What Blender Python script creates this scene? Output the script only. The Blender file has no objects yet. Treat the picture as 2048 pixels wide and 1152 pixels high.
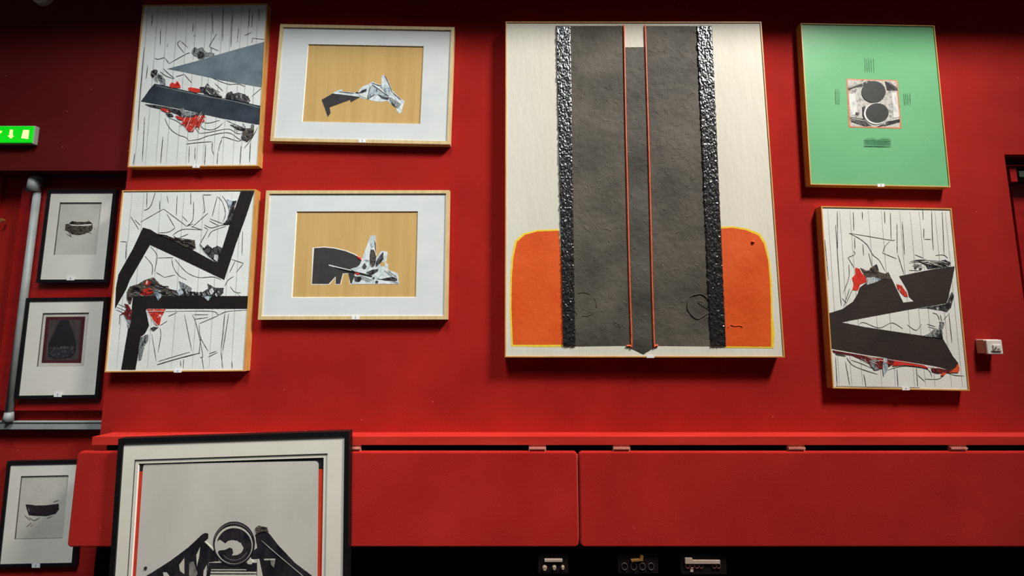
import bpy, bmesh, math, random
from mathutils import Vector, noise
from mathutils.geometry import tessellate_polygon
random.seed(7)

# ------------------------------------------------------------------ camera
scene = bpy.context.scene
COL = scene.collection
F = 800.0                                   # focal length in px of a 2048 px wide frame
TILT = math.atan(F / 7600.0)
CAM = Vector((0.0, -2.0, 1.6))
cd = bpy.data.cameras.new('camera'); cam = bpy.data.objects.new('camera', cd); COL.objects.link(cam)
cd.sensor_width = 36.0; cd.lens = F / 2048.0 * 36.0; cd.clip_start = 0.02; cd.clip_end = 100
cam.location = CAM; cam.rotation_euler = (math.pi / 2 + TILT, 0, 0)
scene.camera = cam

# ------------------------------------------------------------------ world, lights, exposure
w = bpy.data.worlds.new('dim_room'); scene.world = w; w.use_nodes = True
w.node_tree.nodes['Background'].inputs[0].default_value = (0.80, 0.78, 0.80, 1)
w.node_tree.nodes['Background'].inputs[1].default_value = 0.06
vs = scene.view_settings
vs.view_transform = 'Standard'; vs.look = 'None'; vs.gamma = 1.0; vs.use_curve_mapping = False
vs.exposure = 0.0

def spot(name, loc, target, power, radius, angle, col, blend=1.0):
    l = bpy.data.lights.new(name, 'SPOT'); l.energy = power; l.color = col; l.shadow_soft_size = radius
    l.spot_size = math.radians(angle); l.spot_blend = blend
    o = bpy.data.objects.new(name, l); COL.objects.link(o); o.location = loc
    o.rotation_euler = (Vector(target) - Vector(loc)).to_track_quat('-Z', 'Y').to_euler()
    return o
spot('ceiling_spot_warm', (3.3, -2.2, 6.4), (-0.45, 0, -0.2), 2380, 0.50, 67, (1.0, 0.955, 0.90))
spot('ceiling_spot_cool', (-0.9, -2.9, 6.4), (-1.5, 0, 0.0), 1500, 1.0, 53, (0.88, 0.955, 1.0))

# ------------------------------------------------------------------ photo pixel -> point on a plane Y = const
CT, ST = math.cos(TILT), math.sin(TILT)
def P(x, y, Y=0.0):
    a = (x - 1024.0) / F; b = (576.0 - y) / F
    d = Vector((a, CT - b * ST, ST + b * CT))
    return CAM + d * ((Y - CAM.y) / d.y)
def K(o, s, pts): return [(o[0] + x * s, o[1] + y * s) for x, y in pts]

# ------------------------------------------------------------------ materials
def lin(c):
    return tuple(((v / 255) / 12.92 if v / 255 <= 0.04045 else ((v / 255 + 0.055) / 1.055) ** 2.4) for v in c)
MATS = {}
def mat(name, c1, c2=None, scale=8.0, rough=0.7, bump=0.0, bscale=60.0, stretch=(1, 1, 1), metal=0.0, spec=0.4,
        sheen=0.0, emit=0.0, ramp=(0.35, 0.65), detail=4.0, bdist=0.002):
    if name in MATS: return MATS[name]
    m = bpy.data.materials.new(name); m.use_nodes = True; nt = m.node_tree; N = nt.nodes; L = nt.links
    b = N['Principled BSDF']; b.inputs['Roughness'].default_value = rough; b.inputs['Metallic'].default_value = metal
    b.inputs['Specular IOR Level'].default_value = spec
    tc = N.new('ShaderNodeTexCoord'); mp = N.new('ShaderNodeMapping'); mp.inputs['Scale'].default_value = stretch
    L.new(tc.outputs['Object'], mp.inputs[0])
    nz = N.new('ShaderNodeTexNoise'); nz.inputs['Scale'].default_value = scale; nz.inputs['Detail'].default_value = detail
    L.new(mp.outputs[0], nz.inputs['Vector'])
    rp = N.new('ShaderNodeValToRGB'); L.new(nz.outputs['Fac'], rp.inputs[0])
    rp.color_ramp.elements[0].position = ramp[0]; rp.color_ramp.elements[1].position = ramp[1]
    rp.color_ramp.elements[0].color = (*lin(c1), 1); rp.color_ramp.elements[1].color = (*lin(c2 or c1), 1)
    L.new(rp.outputs[0], b.inputs['Base Color'])
    if emit:
        L.new(rp.outputs[0], b.inputs['Emission Color']); b.inputs['Emission Strength'].default_value = emit
    if sheen:
        b.inputs['Sheen Weight'].default_value = sheen; b.inputs['Sheen Roughness'].default_value = 0.5
        b.inputs['Sheen Tint'].default_value = (1, 0.35, 0.3, 1)
    if bump:
        n2 = N.new('ShaderNodeTexNoise'); n2.inputs['Scale'].default_value = bscale; n2.inputs['Detail'].default_value = 5
        L.new(mp.outputs[0], n2.inputs['Vector'])
        bp = N.new('ShaderNodeBump'); bp.inputs['Strength'].default_value = bump; bp.inputs['Distance'].default_value = bdist
        L.new(n2.outputs['Fac'], bp.inputs['Height']); L.new(bp.outputs[0], b.inputs['Normal'])
    MATS[name] = m
    return m

def smear(name, cols, scale=30.0, stretch=(1, 1, 1), rough=0.55, detail=5.0):
    """dragged paint: several colours side by side, picked by a stretched noise"""
    if name in MATS: return MATS[name]
    m = mat(name, cols[0], cols[-1], scale, rough, 0.5, 120, stretch, detail=detail, bdist=0.001)
    rp = [n for n in m.node_tree.nodes if n.type == 'VALTORGB'][0].color_ramp
    n = len(cols)
    while len(rp.elements) > 1: rp.elements.remove(rp.elements[0])
    rp.elements[0].position = 0.30; rp.elements[0].color = (*lin(cols[0]), 1)
    for i in range(1, n):
        e = rp.elements.new(0.30 + 0.40 * i / (n - 1)); e.color = (*lin(cols[i]), 1)
    return m

def felt(name, c1, c2):
    """red wall felt: cloudy nap, sparse pale lint"""
    m = mat(name, c1, c2, 3.0, 0.95, 0.35, 300, (1, 1, 1), spec=0.1, sheen=0.06, ramp=(0.3, 0.75), detail=8)
    nt = m.node_tree; N = nt.nodes; L = nt.links
    b = N['Principled BSDF']; rp = [n for n in N if n.type == 'VALTORGB'][0]; mp = [n for n in N if n.type == 'MAPPING'][0]
    vo = N.new('ShaderNodeTexVoronoi'); vo.inputs['Scale'].default_value = 26; L.new(mp.outputs[0], vo.inputs['Vector'])
    gate = N.new('ShaderNodeMath'); gate.operation = 'LESS_THAN'; gate.inputs[1].default_value = 0.085
    L.new(vo.outputs['Distance'], gate.inputs[0])
    sep = N.new('ShaderNodeSeparateColor'); L.new(vo.outputs['Color'], sep.inputs[0])
    few = N.new('ShaderNodeMath'); few.operation = 'GREATER_THAN'; few.inputs[1].default_value = 0.955; L.new(sep.outputs[0], few.inputs[0])
    mul = N.new('ShaderNodeMath'); mul.operation = 'MULTIPLY'; L.new(gate.outputs[0], mul.inputs[0]); L.new(few.outputs[0], mul.inputs[1])
    fac = N.new('ShaderNodeMath'); fac.operation = 'MULTIPLY'; fac.inputs[1].default_value = 0.5; L.new(mul.outputs[0], fac.inputs[0])
    mx = N.new('ShaderNodeMix'); mx.data_type = 'RGBA'
    L.new(fac.outputs[0], mx.inputs[0]); L.new(rp.outputs[0], mx.inputs[6]); mx.inputs[7].default_value = (*lin((214, 120, 105)), 1)
    L.new(mx.outputs[2], b.inputs['Base Color'])
    return m

RED = felt('red_felt', (150, 26, 21), (173, 33, 26))
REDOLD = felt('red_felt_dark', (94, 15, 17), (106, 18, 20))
FLAPRED = felt('red_felt_flap', (164, 29, 23), (184, 39, 31))
REDWOOD = mat('red_painted_wood', (150, 17, 17), (168, 24, 21), 14, 0.45, 0.2, 80, (0.3, 1, 1))
LEDGERED = mat('red_ledge_paint', (186, 38, 28), (204, 50, 38), 10, 0.5, 0.15, 90, (0.2, 1, 1))
BLACKVOID = mat('black_paint', (20, 14, 14), (25, 18, 17), 5, 0.9, spec=0.1)
DARKFLOOR = mat('dark_carpet', (22, 16, 16), (30, 20, 20), 40, 0.95, 0.4, 200, spec=0.1)
CEIL = mat('dark_ceiling', (24, 20, 22), (30, 26, 28), 4, 0.9, spec=0.1)
WHITE = mat('white_canvas', (224, 224, 216), (234, 234, 227), 6, 0.75, 0.35, 220, spec=0.2)
WHITE2 = mat('white_panel_paint', (216, 215, 206), (226, 225, 216), 5, 0.6, 0.3, 150, spec=0.25)
CREAM = mat('cream_impasto', (212, 208, 190), (224, 220, 204), 3, 0.6, 0.6, 45, (1, 1, 0.25), spec=0.25)
GREENP = mat('green_satin_paint', (110, 180, 128), (122, 190, 138), 2, 0.33, 0.12, 60, spec=0.35)
MATBOARD = mat('white_matboard', (212, 215, 212), (218, 220, 217), 8, 0.85, 0.1, 300, spec=0.15)
MATWARM = mat('ivory_matboard', (222, 217, 204), (227, 222, 209), 8, 0.85, 0.1, 300, spec=0.15)
PAPER = mat('ivory_print_paper', (196, 191, 178), (206, 201, 188), 9, 0.85, 0.3, 40, spec=0.15)
KRAFT = mat('brown_kraft_board', (196, 158, 96), (206, 168, 106), 30, 0.8, 0.25, 300, (1, 1, 0.05), spec=0.15)
DARKCORE = mat('grey_mat_core', (66, 62, 58), (80, 76, 72), 20, 0.8)
CORE = mat('white_mat_bevel', (238, 234, 222), None, 5, 0.8)
OAK = mat('pale_oak', (208, 178, 124), (222, 194, 140), 12, 0.5, 0.15, 60, (6, 1, 1))
PINE = mat('honey_pine', (200, 144, 72), (216, 164, 92), 10, 0.5, 0.2, 60, (1, 6, 1))
BLACKFR = mat('black_lacquer', (14, 12, 13), (20, 17, 18), 10, 0.45, 0.1, 80)
BLACKP = mat('matt_black_paint', (24, 20, 19), (32, 27, 25), 5, 0.55, 0.3, 90)
BLUEBLK = mat('satin_slate_paint', (98, 111, 118), (124, 137, 144), 9, 0.38, 0.25, 40, spec=0.5)  # bluish sheen on dark satin paint, put into the base colour
SHEENDK = mat('satin_slate_dark', (42, 49, 56), (62, 71, 80), 10, 0.38, 0.25, 40, spec=0.5)  # darker tint for the bar, sheen again put into the colour
INK = mat('black_ink', (46, 46, 44), (74, 72, 68), 60, 0.7)
PENCIL = mat('grey_pencil', (150, 150, 144), (178, 177, 170), 30, 0.8)
REDP = mat('scarlet_paint', (206, 44, 30), (226, 62, 42), 40, 0.5, 0.5, 80)
SM_DARK = smear('dragged_black_paint', [(16, 14, 15), (30, 28, 30), (26, 24, 26), (88, 88, 88), (20, 18, 20), (186, 184, 178)], 75, (1, 1, 0.5))
SM_GREY = smear('dragged_grey_paint', [(36, 40, 40), (92, 98, 98), (160, 164, 160), (60, 64, 64), (210, 212, 206)], 80, (1, 1, 0.6))
SM_BROWN = smear('dragged_umber_paint', [(22, 18, 18), (40, 34, 31), (98, 88, 78), (34, 28, 26), (150, 140, 128)], 70, (0.5, 1, 1))
SM_BLUE = smear('dragged_blue_grey_paint', [(70, 84, 92), (140, 158, 166), (206, 212, 212), (96, 112, 120)], 90, (1, 1, 0.5))
SM_RED = smear('dragged_red_paint', [(60, 24, 24), (206, 46, 32), (228, 66, 46), (150, 30, 26), (222, 60, 42), (224, 214, 204)], 85, (1, 1, 0.5))
SM_MAROON = smear('dragged_maroon_paint', [(30, 18, 20), (110, 22, 26), (40, 22, 26), (150, 34, 32), (26, 20, 24), (170, 160, 152)], 80, (1, 1, 0.5))
SM_WHITE = smear('streaky_white_paint', [(150, 156, 158), (206, 208, 204), (224, 224, 218), (190, 194, 192)], 40, (1, 1, 0.4))
ORANGE = mat('orange_impasto', (214, 78, 20), (226, 92, 34), 5, 0.55, 0.8, 30, spec=0.25)
ORLINE = mat('orange_cord', (224, 84, 40), (236, 110, 62), 40, 0.5, 0.3, 100)
YELLOW = mat('yellow_paint', (238, 200, 24), (244, 214, 70), 40, 0.5, 0.3, 80)
STEEL = mat('grey_painted_metal', (140, 146, 142), (156, 160, 156), 12, 0.45, 0.1, 60)
PLASTIC = mat('white_plastic', (222, 214, 204), (228, 221, 212), 5, 0.35)
PLASTIC_G = mat('grey_plastic', (168, 170, 156), (176, 178, 166), 5, 0.4)
CARD = mat('white_card', (236, 234, 232), (240, 239, 238), 5, 0.8)
PINKTAB = mat('chipped_pink_hinge', (206, 120, 104), (226, 150, 132), 60, 0.6, 0.4, 80)
BRASS = mat('old_brass', (180, 132, 60), (200, 152, 78), 30, 0.4, metal=0.6)
TAPE = mat('pale_tape', (176, 152, 134), (188, 164, 146), 30, 0.8)

# ------------------------------------------------------------------ object helpers
def link(name, me, m, parent=None, smooth=False):
    o = bpy.data.objects.new(name, me); COL.objects.link(o)
    if m: me.materials.append(m)
    if parent: o.parent = parent
    if smooth:
        for p in me.polygons: p.use_smooth = True
    return o
def mesh(name, verts, faces, m, parent=None, smooth=False):
    """verts in world space; re-based on the parent's (unrotated) chain"""
    off = Vector((0, 0, 0)); p = parent
    while p: off += p.location; p = p.parent
    me = bpy.data.meshes.new(name); me.from_pydata([tuple(Vector(v) - off) for v in verts], [], faces); me.update()
    return link(name, me, m, parent, smooth)
def frombm(name, bm, m, parent=None, smooth=False):
    off = Vector((0, 0, 0)); p = parent
    while p: off += p.location; p = p.parent
    bmesh.ops.translate(bm, vec=-off, verts=bm.verts)
    bmesh.ops.recalc_face_normals(bm, faces=bm.faces)
    me = bpy.data.meshes.new(name); bm.to_mesh(me); bm.free()
    return link(name, me, m, parent, smooth)
def bmbox(bm, x0, x1, y0, y1, z0, z1, bev=0.0, seg=2):
    r = bmesh.ops.create_cube(bm, size=1.0); vsn = r['verts']
    for v in vsn:
        v.co = Vector(((x0 + x1) / 2 + v.co.x * (x1 - x0), (y0 + y1) / 2 + v.co.y * (y1 - y0), (z0 + z1) / 2 + v.co.z * (z1 - z0)))
    if bev:
        es = list({e for v in vsn for e in v.link_edges})
        bmesh.ops.bevel(bm, geom=es, offset=bev, segments=seg, affect='EDGES', profile=0.5)
def box(name, x0, x1, y0, y1, z0, z1, m, parent=None, bev=0.0, seg=2, smooth=False):
    bm = bmesh.new(); bmbox(bm, x0, x1, y0, y1, z0, z1, bev, seg)
    return frombm(name, bm, m, parent, smooth)
def cyl(bm, a, b, r0, r1=None, n=16):
    a, b = Vector(a), Vector(b); d = b - a
    r = bmesh.ops.create_cone(bm, cap_ends=True, segments=n, radius1=r0, radius2=r0 if r1 is None else r1, depth=d.length)
    q = Vector((0, 0, 1)).rotation_difference(d.normalized())
    for v in r['verts']: v.co = q @ v.co + (a + b) / 2
def tube(name, pts, r, m, parent=None, n=8, closed=False):
    pts = [Vector(p) for p in pts]; N_ = len(pts); vs_ = []; fs = []
    for i, p in enumerate(pts):
        if closed: t = pts[(i + 1) % N_] - pts[i - 1]
        else: t = pts[min(i + 1, N_ - 1)] - pts[max(i - 1, 0)]
        t.normalize(); u = t.cross(Vector((0, 1, 0)))
        if u.length < 1e-3: u = t.cross(Vector((1, 0, 0)))
        u.normalize(); v = t.cross(u)
        rr = r[i] if isinstance(r, (list, tuple)) else r
        for k in range(n):
            a = 2 * math.pi * k / n; vs_.append(p + (u * math.cos(a) + v * math.sin(a)) * rr)
    R_ = N_ if closed else N_ - 1
    for i in range(R_):
        for k in range(n):
            fs.append((i * n + k, i * n + (k + 1) % n, ((i + 1) % N_) * n + (k + 1) % n, ((i + 1) % N_) * n + k))
    if not closed:
        fs.append(tuple(range(n - 1, -1, -1))); fs.append(tuple((N_ - 1) * n + k for k in range(n)))
    return mesh(name, vs_, fs, m, parent, True)
def thing(name, label, cat, loc, group=None):
    o = bpy.data.objects.new(name, None); COL.objects.link(o); o.location = loc; o.empty_display_size = 0.1
    o['label'] = label; o['category'] = cat
    if group: o['group'] = group
    return o
def tag(o, label, cat, group=None):
    o['label'] = label; o['category'] = cat
    if group: o['group'] = group
    return o
def struct(o): o['kind'] = 'structure'; return o

# ------------------------------------------------------------------ the setting
XC = (P(256, 345).x + P(199, 866).x) / 2          # edge of the projecting wall beside the recess
XR = P(2009, 312).x                               # left edge of the doorway at the right
ZL = P(130, 341).z; ZR = P(2025, 309).z
ZLEDGE = P(1000, 864.5).z
RD = 0.10                                         # recess depth
H_ = 7.2
XL, XE = -4.2, 4.2
bm = bmesh.new()
bmbox(bm, XC, XR, 0, 0.22, ZLEDGE - 0.04, H_)
bmbox(bm, XR, XE, 0, 0.22, ZR, H_)
bmesh.ops.remove_doubles(bm, verts=bm.verts, dist=1e-5)
struct(frombm('wall_back', bm, RED))
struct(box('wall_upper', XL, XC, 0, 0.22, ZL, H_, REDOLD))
struct(box('wall_recess', XL, XC, RD, RD + 0.06, 0, ZL, RED))
struct(box('wall_jamb', XC, XC + 0.04, 0.04, RD, 0.0, ZLEDGE - 0.04, BLACKVOID))  # edge of the red wall, coloured black to stand for shade
struct(box('wall_cavity', XC + 0.04, XE, 0.04, 0.10, 0, ZLEDGE - 0.04, BLACKVOID))
struct(box('floor', XL, XE, -4.5, 0.40, -0.06, 0, DARKFLOOR))
struct(box('ceiling', XL, XE, -4.5, RD + 0.06, H_, H_ + 0.08, CEIL))
struct(box('trim_2', XL, XE, -0.30, -0.20, 3.54, H_, CEIL))        # unseen beam added above the view to shade the wall's top

# ledge along the foot of the felt wall
LF = -0.104
lz0 = P(1000, 890, LF).z
lx0b = P(226, 871, 0).x; lx0f = P(184, 884, LF).x
v = [(lx0f, LF, lz0), (XE, LF, lz0), (XE, 0.1, lz0), (lx0f, 0.0, lz0),
     (lx0f, LF, P(1000, 873.3, LF).z), (XE, LF, P(1000, 873.3, LF).z), (XE, 0.0, ZLEDGE), (lx0b, 0.0, ZLEDGE)]
led = mesh('trim_1', v, [(3, 2, 1, 0), (4, 5, 6, 7), (0, 1, 5, 4), (1, 2, 6, 5), (2, 3, 7, 6), (3, 0, 4, 7)], LEDGERED)
struct(led)

# hinged padded flaps
FF, FB = -0.108, -0.080
fz1 = P(1000, 903.5, FF).z; fz0 = P(1000, 1095, FF).z
def flap(name, px0, px1, label, hinges):
    x0 = P(px0, 1000, FF).x; x1 = P(px1, 1000, FF).x
    t = thing(name, label, 'flap', ((x0 + x1) / 2, FB, fz0), 'red padded flaps hinged under the ledge')
    rc = 0.018; ol = []
    for cx_, cz_, a0 in ((x1 - rc, fz1 - rc, 0), (x0 + rc, fz1 - rc, 90), (x0 + rc, fz0 + rc, 180), (x1 - rc, fz0 + rc, 270)):
        ol += [(cx_ + rc * math.cos(math.radians(a0 + k * 18)), cz_ + rc * math.sin(math.radians(a0 + k * 18))) for k in range(6)]
    bm = bmesh.new(); vb = [bm.verts.new((x, FB, z)) for x, z in ol]; f = bm.faces.new(vb)
    ex_ = bmesh.ops.extrude_face_region(bm, geom=[f]); nv = [g for g in ex_['geom'] if isinstance(g, bmesh.types.BMVert)]
    bmesh.ops.translate(bm, vec=(0, FF - FB, 0), verts=nv)
    fe = [e for e in bm.edges if all(abs(v.co.y - FF) < 1e-6 for v in e.verts)]
    bmesh.ops.bevel(bm, geom=fe, offset=0.008, segments=3, affect='EDGES', profile=0.5)
    frombm('padded_board', bm, FLAPRED, t)
    if px0 < 1000:
        tube('edge_piping', [(x1 - 0.001, FF + 0.007, fz0 + 0.012 + (fz1 - fz0 - 0.024) * k / 14) for k in range(15)], 0.0022, mat('worn_pink_piping', (206, 92, 72), (220, 120, 98), 60, 0.8), t, 6)
    for hx in hinges:
        a = P(hx, 896, FF)
        bm = bmesh.new(); bmbox(bm, a.x - 0.042, a.x + 0.038, -0.098, -0.092, fz1 - 0.004, lz0)
        bmbox(bm, a.x - 0.04, a.x + 0.036, -0.106, -0.098, fz1 + 0.010, fz1 + 0.018)
        frombm('hinge', bm, PINKTAB, t)
    return t
flap('padded_flap', 143, 1156.3, 'wide red padded flap behind the large black framed print', [704, 1076])
flap('padded_flap', 1159.3, 2260, 'long red padded flap reaching the right edge of the photo', [1245, 1596, 1921])

# doorway at the right
t = struct(box('door_1', P(2029, 420, 0.10).x, XE, 0.10, 0.14, ZLEDGE, P(2040, 364, 0.10).z, REDWOOD))
struct(box('trim_3', P(2011, 350, 0.06).x, P(2024, 350, 0.06).x, 0.04, 0.10, P(2017, 366, 0.06).z, P(2017, 337, 0.06).z, REDWOOD))
struct(box('trim_4', XR, XE, 0.03, 0.16, P(2025, 331, 0.03).z, P(2025, 329.5, 0.03).z, REDWOOD))
struct(box('wall_doorway', XR, XE, 0.16, 0.22, ZLEDGE - 0.04, ZR, RED))
dc = thing('door_closer', 'dark box door closer at the top of the doorway', 'door closer', (P(2060, 350, 0.08).x, 0.10, P(2060, 362, 0.08).z))
box('body', P(2025, 350, 0.06).x, P(2130, 350, 0.06).x, 0.05, 0.10, P(2040, 362, 0.05).z, P(2040, 340, 0.05).z,
    mat('dark_grey_metal', (26, 26, 26), (36, 36, 34), 20, 0.5), dc, 0.004)
box('cover', P(2034, 350, 0.05).x, P(2110, 350, 0.05).x, 0.04, 0.05, P(2040, 356, 0.05).z, P(2040, 343, 0.05).z,
    mat('dull_green_metal', (58, 72, 56), (66, 80, 62), 20, 0.5), dc, 0.003)
bm = bmesh.new(); a = P(2045, 318, 0.12); cyl(bm, (a.x, 0.16, a.z), (a.x, 0.12, a.z), 0.008, n=14)
tag(frombm('screw_head', bm, PLASTIC), 'tiny pale round knob under the doorway lintel', 'knob')

# red shutter panels inside the recess
xp = P(24, 600, RD - 0.03).x
pz0 = P(100, 821, RD - 0.03).z
panel = struct(box('trim_5', P(62, 380, RD).x - 0.01, XC, RD - 0.03, RD, pz0, P(100, 375, RD - 0.03).z, REDWOOD))
struct(box('trim_6', XL, P(13, 380, RD - 0.015).x - 0.03, RD - 0.015, RD, P(100, 845, RD).z, ZL, REDWOOD))
bm = bmesh.new(); a = P(1, 440, RD - 0.03); cyl(bm, (a.x, RD - 0.015, a.z), (a.x, RD - 0.03, a.z), 0.008, 0.010, 16)
tag(frombm('panel_knob', bm, BRASS), 'small brownish knob on red panel at the left edge', 'knob')

# grey conduit and trunking
pt0 = P(69, 378, RD - 0.06); pt1 = P(9, 838, RD - 0.06)
pxm = (pt0.x + pt1.x) / 2
cp = thing('conduit_pipe', 'grey vertical conduit pipe with elbow cap beside the small black frames', 'pipe', (pxm, RD - 0.045, pt1.z))
tube('pipe', [(pxm, RD - 0.045, pt1.z - 0.01), (pxm, RD - 0.045, pt0.z)], 0.0150, STEEL, cp, 14)
bm = bmesh.new()
cyl(bm, (pxm - 0.012, RD - 0.05, pt0.z - 0.012), (pxm - 0.012, RD - 0.05, pt0.z + 0.055), 0.030, 0.026, 16)
cyl(bm, (pxm - 0.016, RD - 0.05, pt0.z + 0.050), (pxm - 0.016, RD - 0.02, pt0.z + 0.070), 0.024, 0.02, 16)
frombm('elbow_cap', bm, STEEL, cp, True)
bm = bmesh.new(); cyl(bm, (pxm, RD - 0.045, pt1.z - 0.015), (pxm, RD - 0.045, pt1.z + 0.03), 0.02, 0.016, 16)
frombm('foot_collar', bm, STEEL, cp, True)
tz1 = P(100, 844.5, RD - 0.040).z; tz0 = P(100, 860, RD - 0.040).z
tr = thing('cable_trunking', 'grey horizontal trunking bar across the recess under the middle small frame', 'trunking', (XC - 0.5, RD, tz0))
box('channel', XL, XC - 0.002, RD - 0.036, RD, tz0, tz1 - 0.003, STEEL, tr, 0.003)
box('lid', XL, XC - 0.002, RD - 0.040, RD, tz1 - 0.002, tz1 + 0.001, STEEL, tr, 0.001)

# exit sign
ey = -0.028
e0 = P(-62, 270, ey).x; e1 = P(64, 270, ey).x; ez0 = P(30, 284.5, ey).z; ez1 = P(30, 252, ey).z
ex = thing('exit_sign', 'lit green emergency exit sign with arrow and door symbol', 'exit sign', ((e0 + e1) / 2, 0, ez0))
box('housing', e0 - 0.008, e1 + 0.003, ey + 0.006, 0, ez0 - 0.006, ez1 + 0.006, PLASTIC_G, ex, 0.004)
GREENL = mat('lit_green_panel', (8, 196, 20), (14, 214, 24), 3, 0.4, emit=0.75)
SIGNW = mat('lit_sign_symbol', (250, 236, 120), (252, 246, 170), 8, 0.4, emit=0.9)
box('panel', e0, e1, ey, ey + 0.008, ez0, ez1, GREENL, ex, 0.001)
def flat(name, pts, Y, d, m, parent):
    """thin prism standing d proud of plane Y (towards the viewer), outline given in px"""
    w3 = [P(x, y, Y - d) for x, y in pts]; b3 = [Vector((q.x, Y, q.z)) for q in w3]; n = len(pts)
    fs = [tuple(tr_) for tr_ in tessellate_polygon([[Vector((q.x, q.z, 0)) for q in w3]])]
    fs += [(i, (i + 1) % n, n + (i + 1) % n, n + i) for i in range(n)]
    return mesh(name, w3 + b3, fs, m, parent)
ZS = 100 / 1646
flat('arrow', K((0, 230), ZS, [(325, 480), (415, 485), (400, 670), (445, 690), (345, 775), (245, 680), (300, 680)]), ey, 0.0015, SIGNW, ex)
flat('door_symbol', K((0, 230), ZS, [(765, 490), (950, 495), (915, 785), (695, 760)]), ey, 0.0015, SIGNW, ex)
flat('runner_symbol', [(-26, 259), (-22, 257), (-20, 261), (-14, 262), (-6, 266), (1, 261), (4, 263), (-4, 270), (-13, 268), (-15, 273), (-8, 278), (-14, 283), (-18, 278), (-24, 275), (-32, 281), (-36, 278), (-27, 271), (-24, 264)], ey, 0.0015, SIGNW, ex)

# round detector peeping in at the top left
a = P(76, -16, -0.03)
de = thing('smoke_detector', 'round beige detector cut by the top edge above the exit sign', 'detector', (a.x, 0, a.z))
bm = bmesh.new(); cyl(bm, (a.x, 0, a.z), (a.x, -0.018, a.z), 0.056, 0.054, 28); frombm('base', bm, PLASTIC, de, False)
bm = bmesh.new(); cyl(bm, (a.x, -0.018, a.z), (a.x, -0.034, a.z), 0.044, 0.034, 28); frombm('cap', bm, PLASTIC, de, False)

# wall switch
sy = -0.045
s0 = P(1974, 694, sy).x; s1 = P(2006, 694, sy).x; sz0 = P(1990, 709, sy).z; sz1 = P(1990, 679.5, sy).z
sw = thing('wall_switch', 'white square surface switch box on red wall at the right', 'switch', ((s0 + s1) / 2, 0, sz0))
box('back_box', s0 - 0.002, s1 - 0.004, -0.036, 0, sz0 + 0.004, sz1 + 0.001, PLASTIC, sw, 0.003)
box('cover_plate', s0, s1, sy, -0.034, sz0, sz1, PLASTIC, sw, 0.005, 3)
rk = box('rocker', s0 + 0.026, s1 - 0.012, sy - 0.005, sy + 0.003, sz0 + 0.016, sz1 - 0.024, PLASTIC, sw, 0.002)
DIM = mat('grey_print', (120, 108, 98), (140, 128, 116), 60, 0.7)
flat('symbol', K((1900, 640), 148 / 1421, [(865, 525), (905, 505), (890, 560), (870, 585), (850, 580)]), sy - 0.005, 0.0006, mat('dark_print', (104, 92, 84), None, 5, 0.7), rk)
flat('print', K((1900, 640), 148 / 1421, [(820, 545), (850, 545), (850, 580), (815, 580)]), sy - 0.005, 0.0005, DIM, rk)
flat('print', K((1900, 640), 148 / 1421, [(905, 545), (960, 545), (958, 580), (905, 580)]), sy - 0.005, 0.0005, DIM, rk)

# small equipment in the dark gap under the flaps
CY = -0.080
def equip(name, label, cat, x0, x1, y0, y1):
    a = P(x0, y1, CY); b = P(x1, y0, CY)
    t = thing(name, label, cat, ((a.x + b.x) / 2, 0.04, a.z))
    box('body', a.x, b.x, CY, 0.04, a.z, b.z, BLACKVOID, t, 0.004)
    return t
ES = 400 / 2048; EO = (1060, 1080)
GREYK = mat('pale_knob', (150, 130, 108), (160, 140, 118), 20, 0.5)
RINGM = mat('dull_ring_metal', (58, 50, 44), (68, 60, 52), 20, 0.5)
def knob(px, py, rx, m, t, name='knob'):
    c = P(px, py, CY); r = rx * 0.72 / 385
    bm = bmesh.new(); cyl(bm, (c.x, CY, c.z), (c.x, CY - 0.012, c.z), r, r * 0.75, 14); return frombm(name, bm, m, t, False)
def ring(px, py, rx, m, t, name='socket_ring'):
    c = P(px, py, CY - 0.003)
    return tube(name, [(c.x + rx / 362 * math.cos(k * math.pi / 8), c.y, c.z + rx * 1.15 / 362 * math.sin(k * math.pi / 8)) for k in range(16)], 0.0022, m, t, 6, True)
t = equip('control_box', 'black control box with pale bar and three knobs under the left flap', 'control box', 1076, 1136, 1108, 1148)
flat('label_bar', K(EO, ES, [(150, 200), (332, 200), (332, 224), (150, 224)]), CY, 0.010, TAPE, t)
for (x, y, r) in ((150, 280, 30), (248, 276, 26), (335, 275, 22)): knob(EO[0] + x * ES, EO[1] + y * ES, r * ES, GREYK, t)
t = equip('control_box', 'black socket box with brass bracket and four rings under the right flap', 'control box', 1236, 1316, 1104, 1148)
flat('brass_bracket', K(EO, ES, [(1035, 205), (1130, 198), (1132, 165), (1162, 165), (1158, 215), (1060, 222), (1045, 228)]), CY, 0.010, BRASS, t)
for x in (968, 1062, 1150, 1240): ring(EO[0] + x * ES, EO[1] + 272 * ES, 4.6, RINGM, t)
t = equip('control_box', 'black socket box with taped strip and small rings under the right flap', 'control box', 1362, 1452, 1104, 1150)
flat('tape_strip', K(EO, ES, [(1590, 188), (1662, 188), (1668, 210), (1948, 212), (1948, 244), (1592, 244)]), CY, 0.008, TAPE, t)
for x in (1612, 1660, 1708, 1752, 1886, 1930): ring(EO[0] + x * ES, EO[1] + 266 * ES, 3.2, mat('red_brown_ring', (92, 46, 36), None, 5, 0.5), t)
flat('tag', K(EO, ES, [(1645, 286), (1672, 286), (1672, 328), (1642, 328)]), CY, 0.004, TAPE, t)

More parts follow.
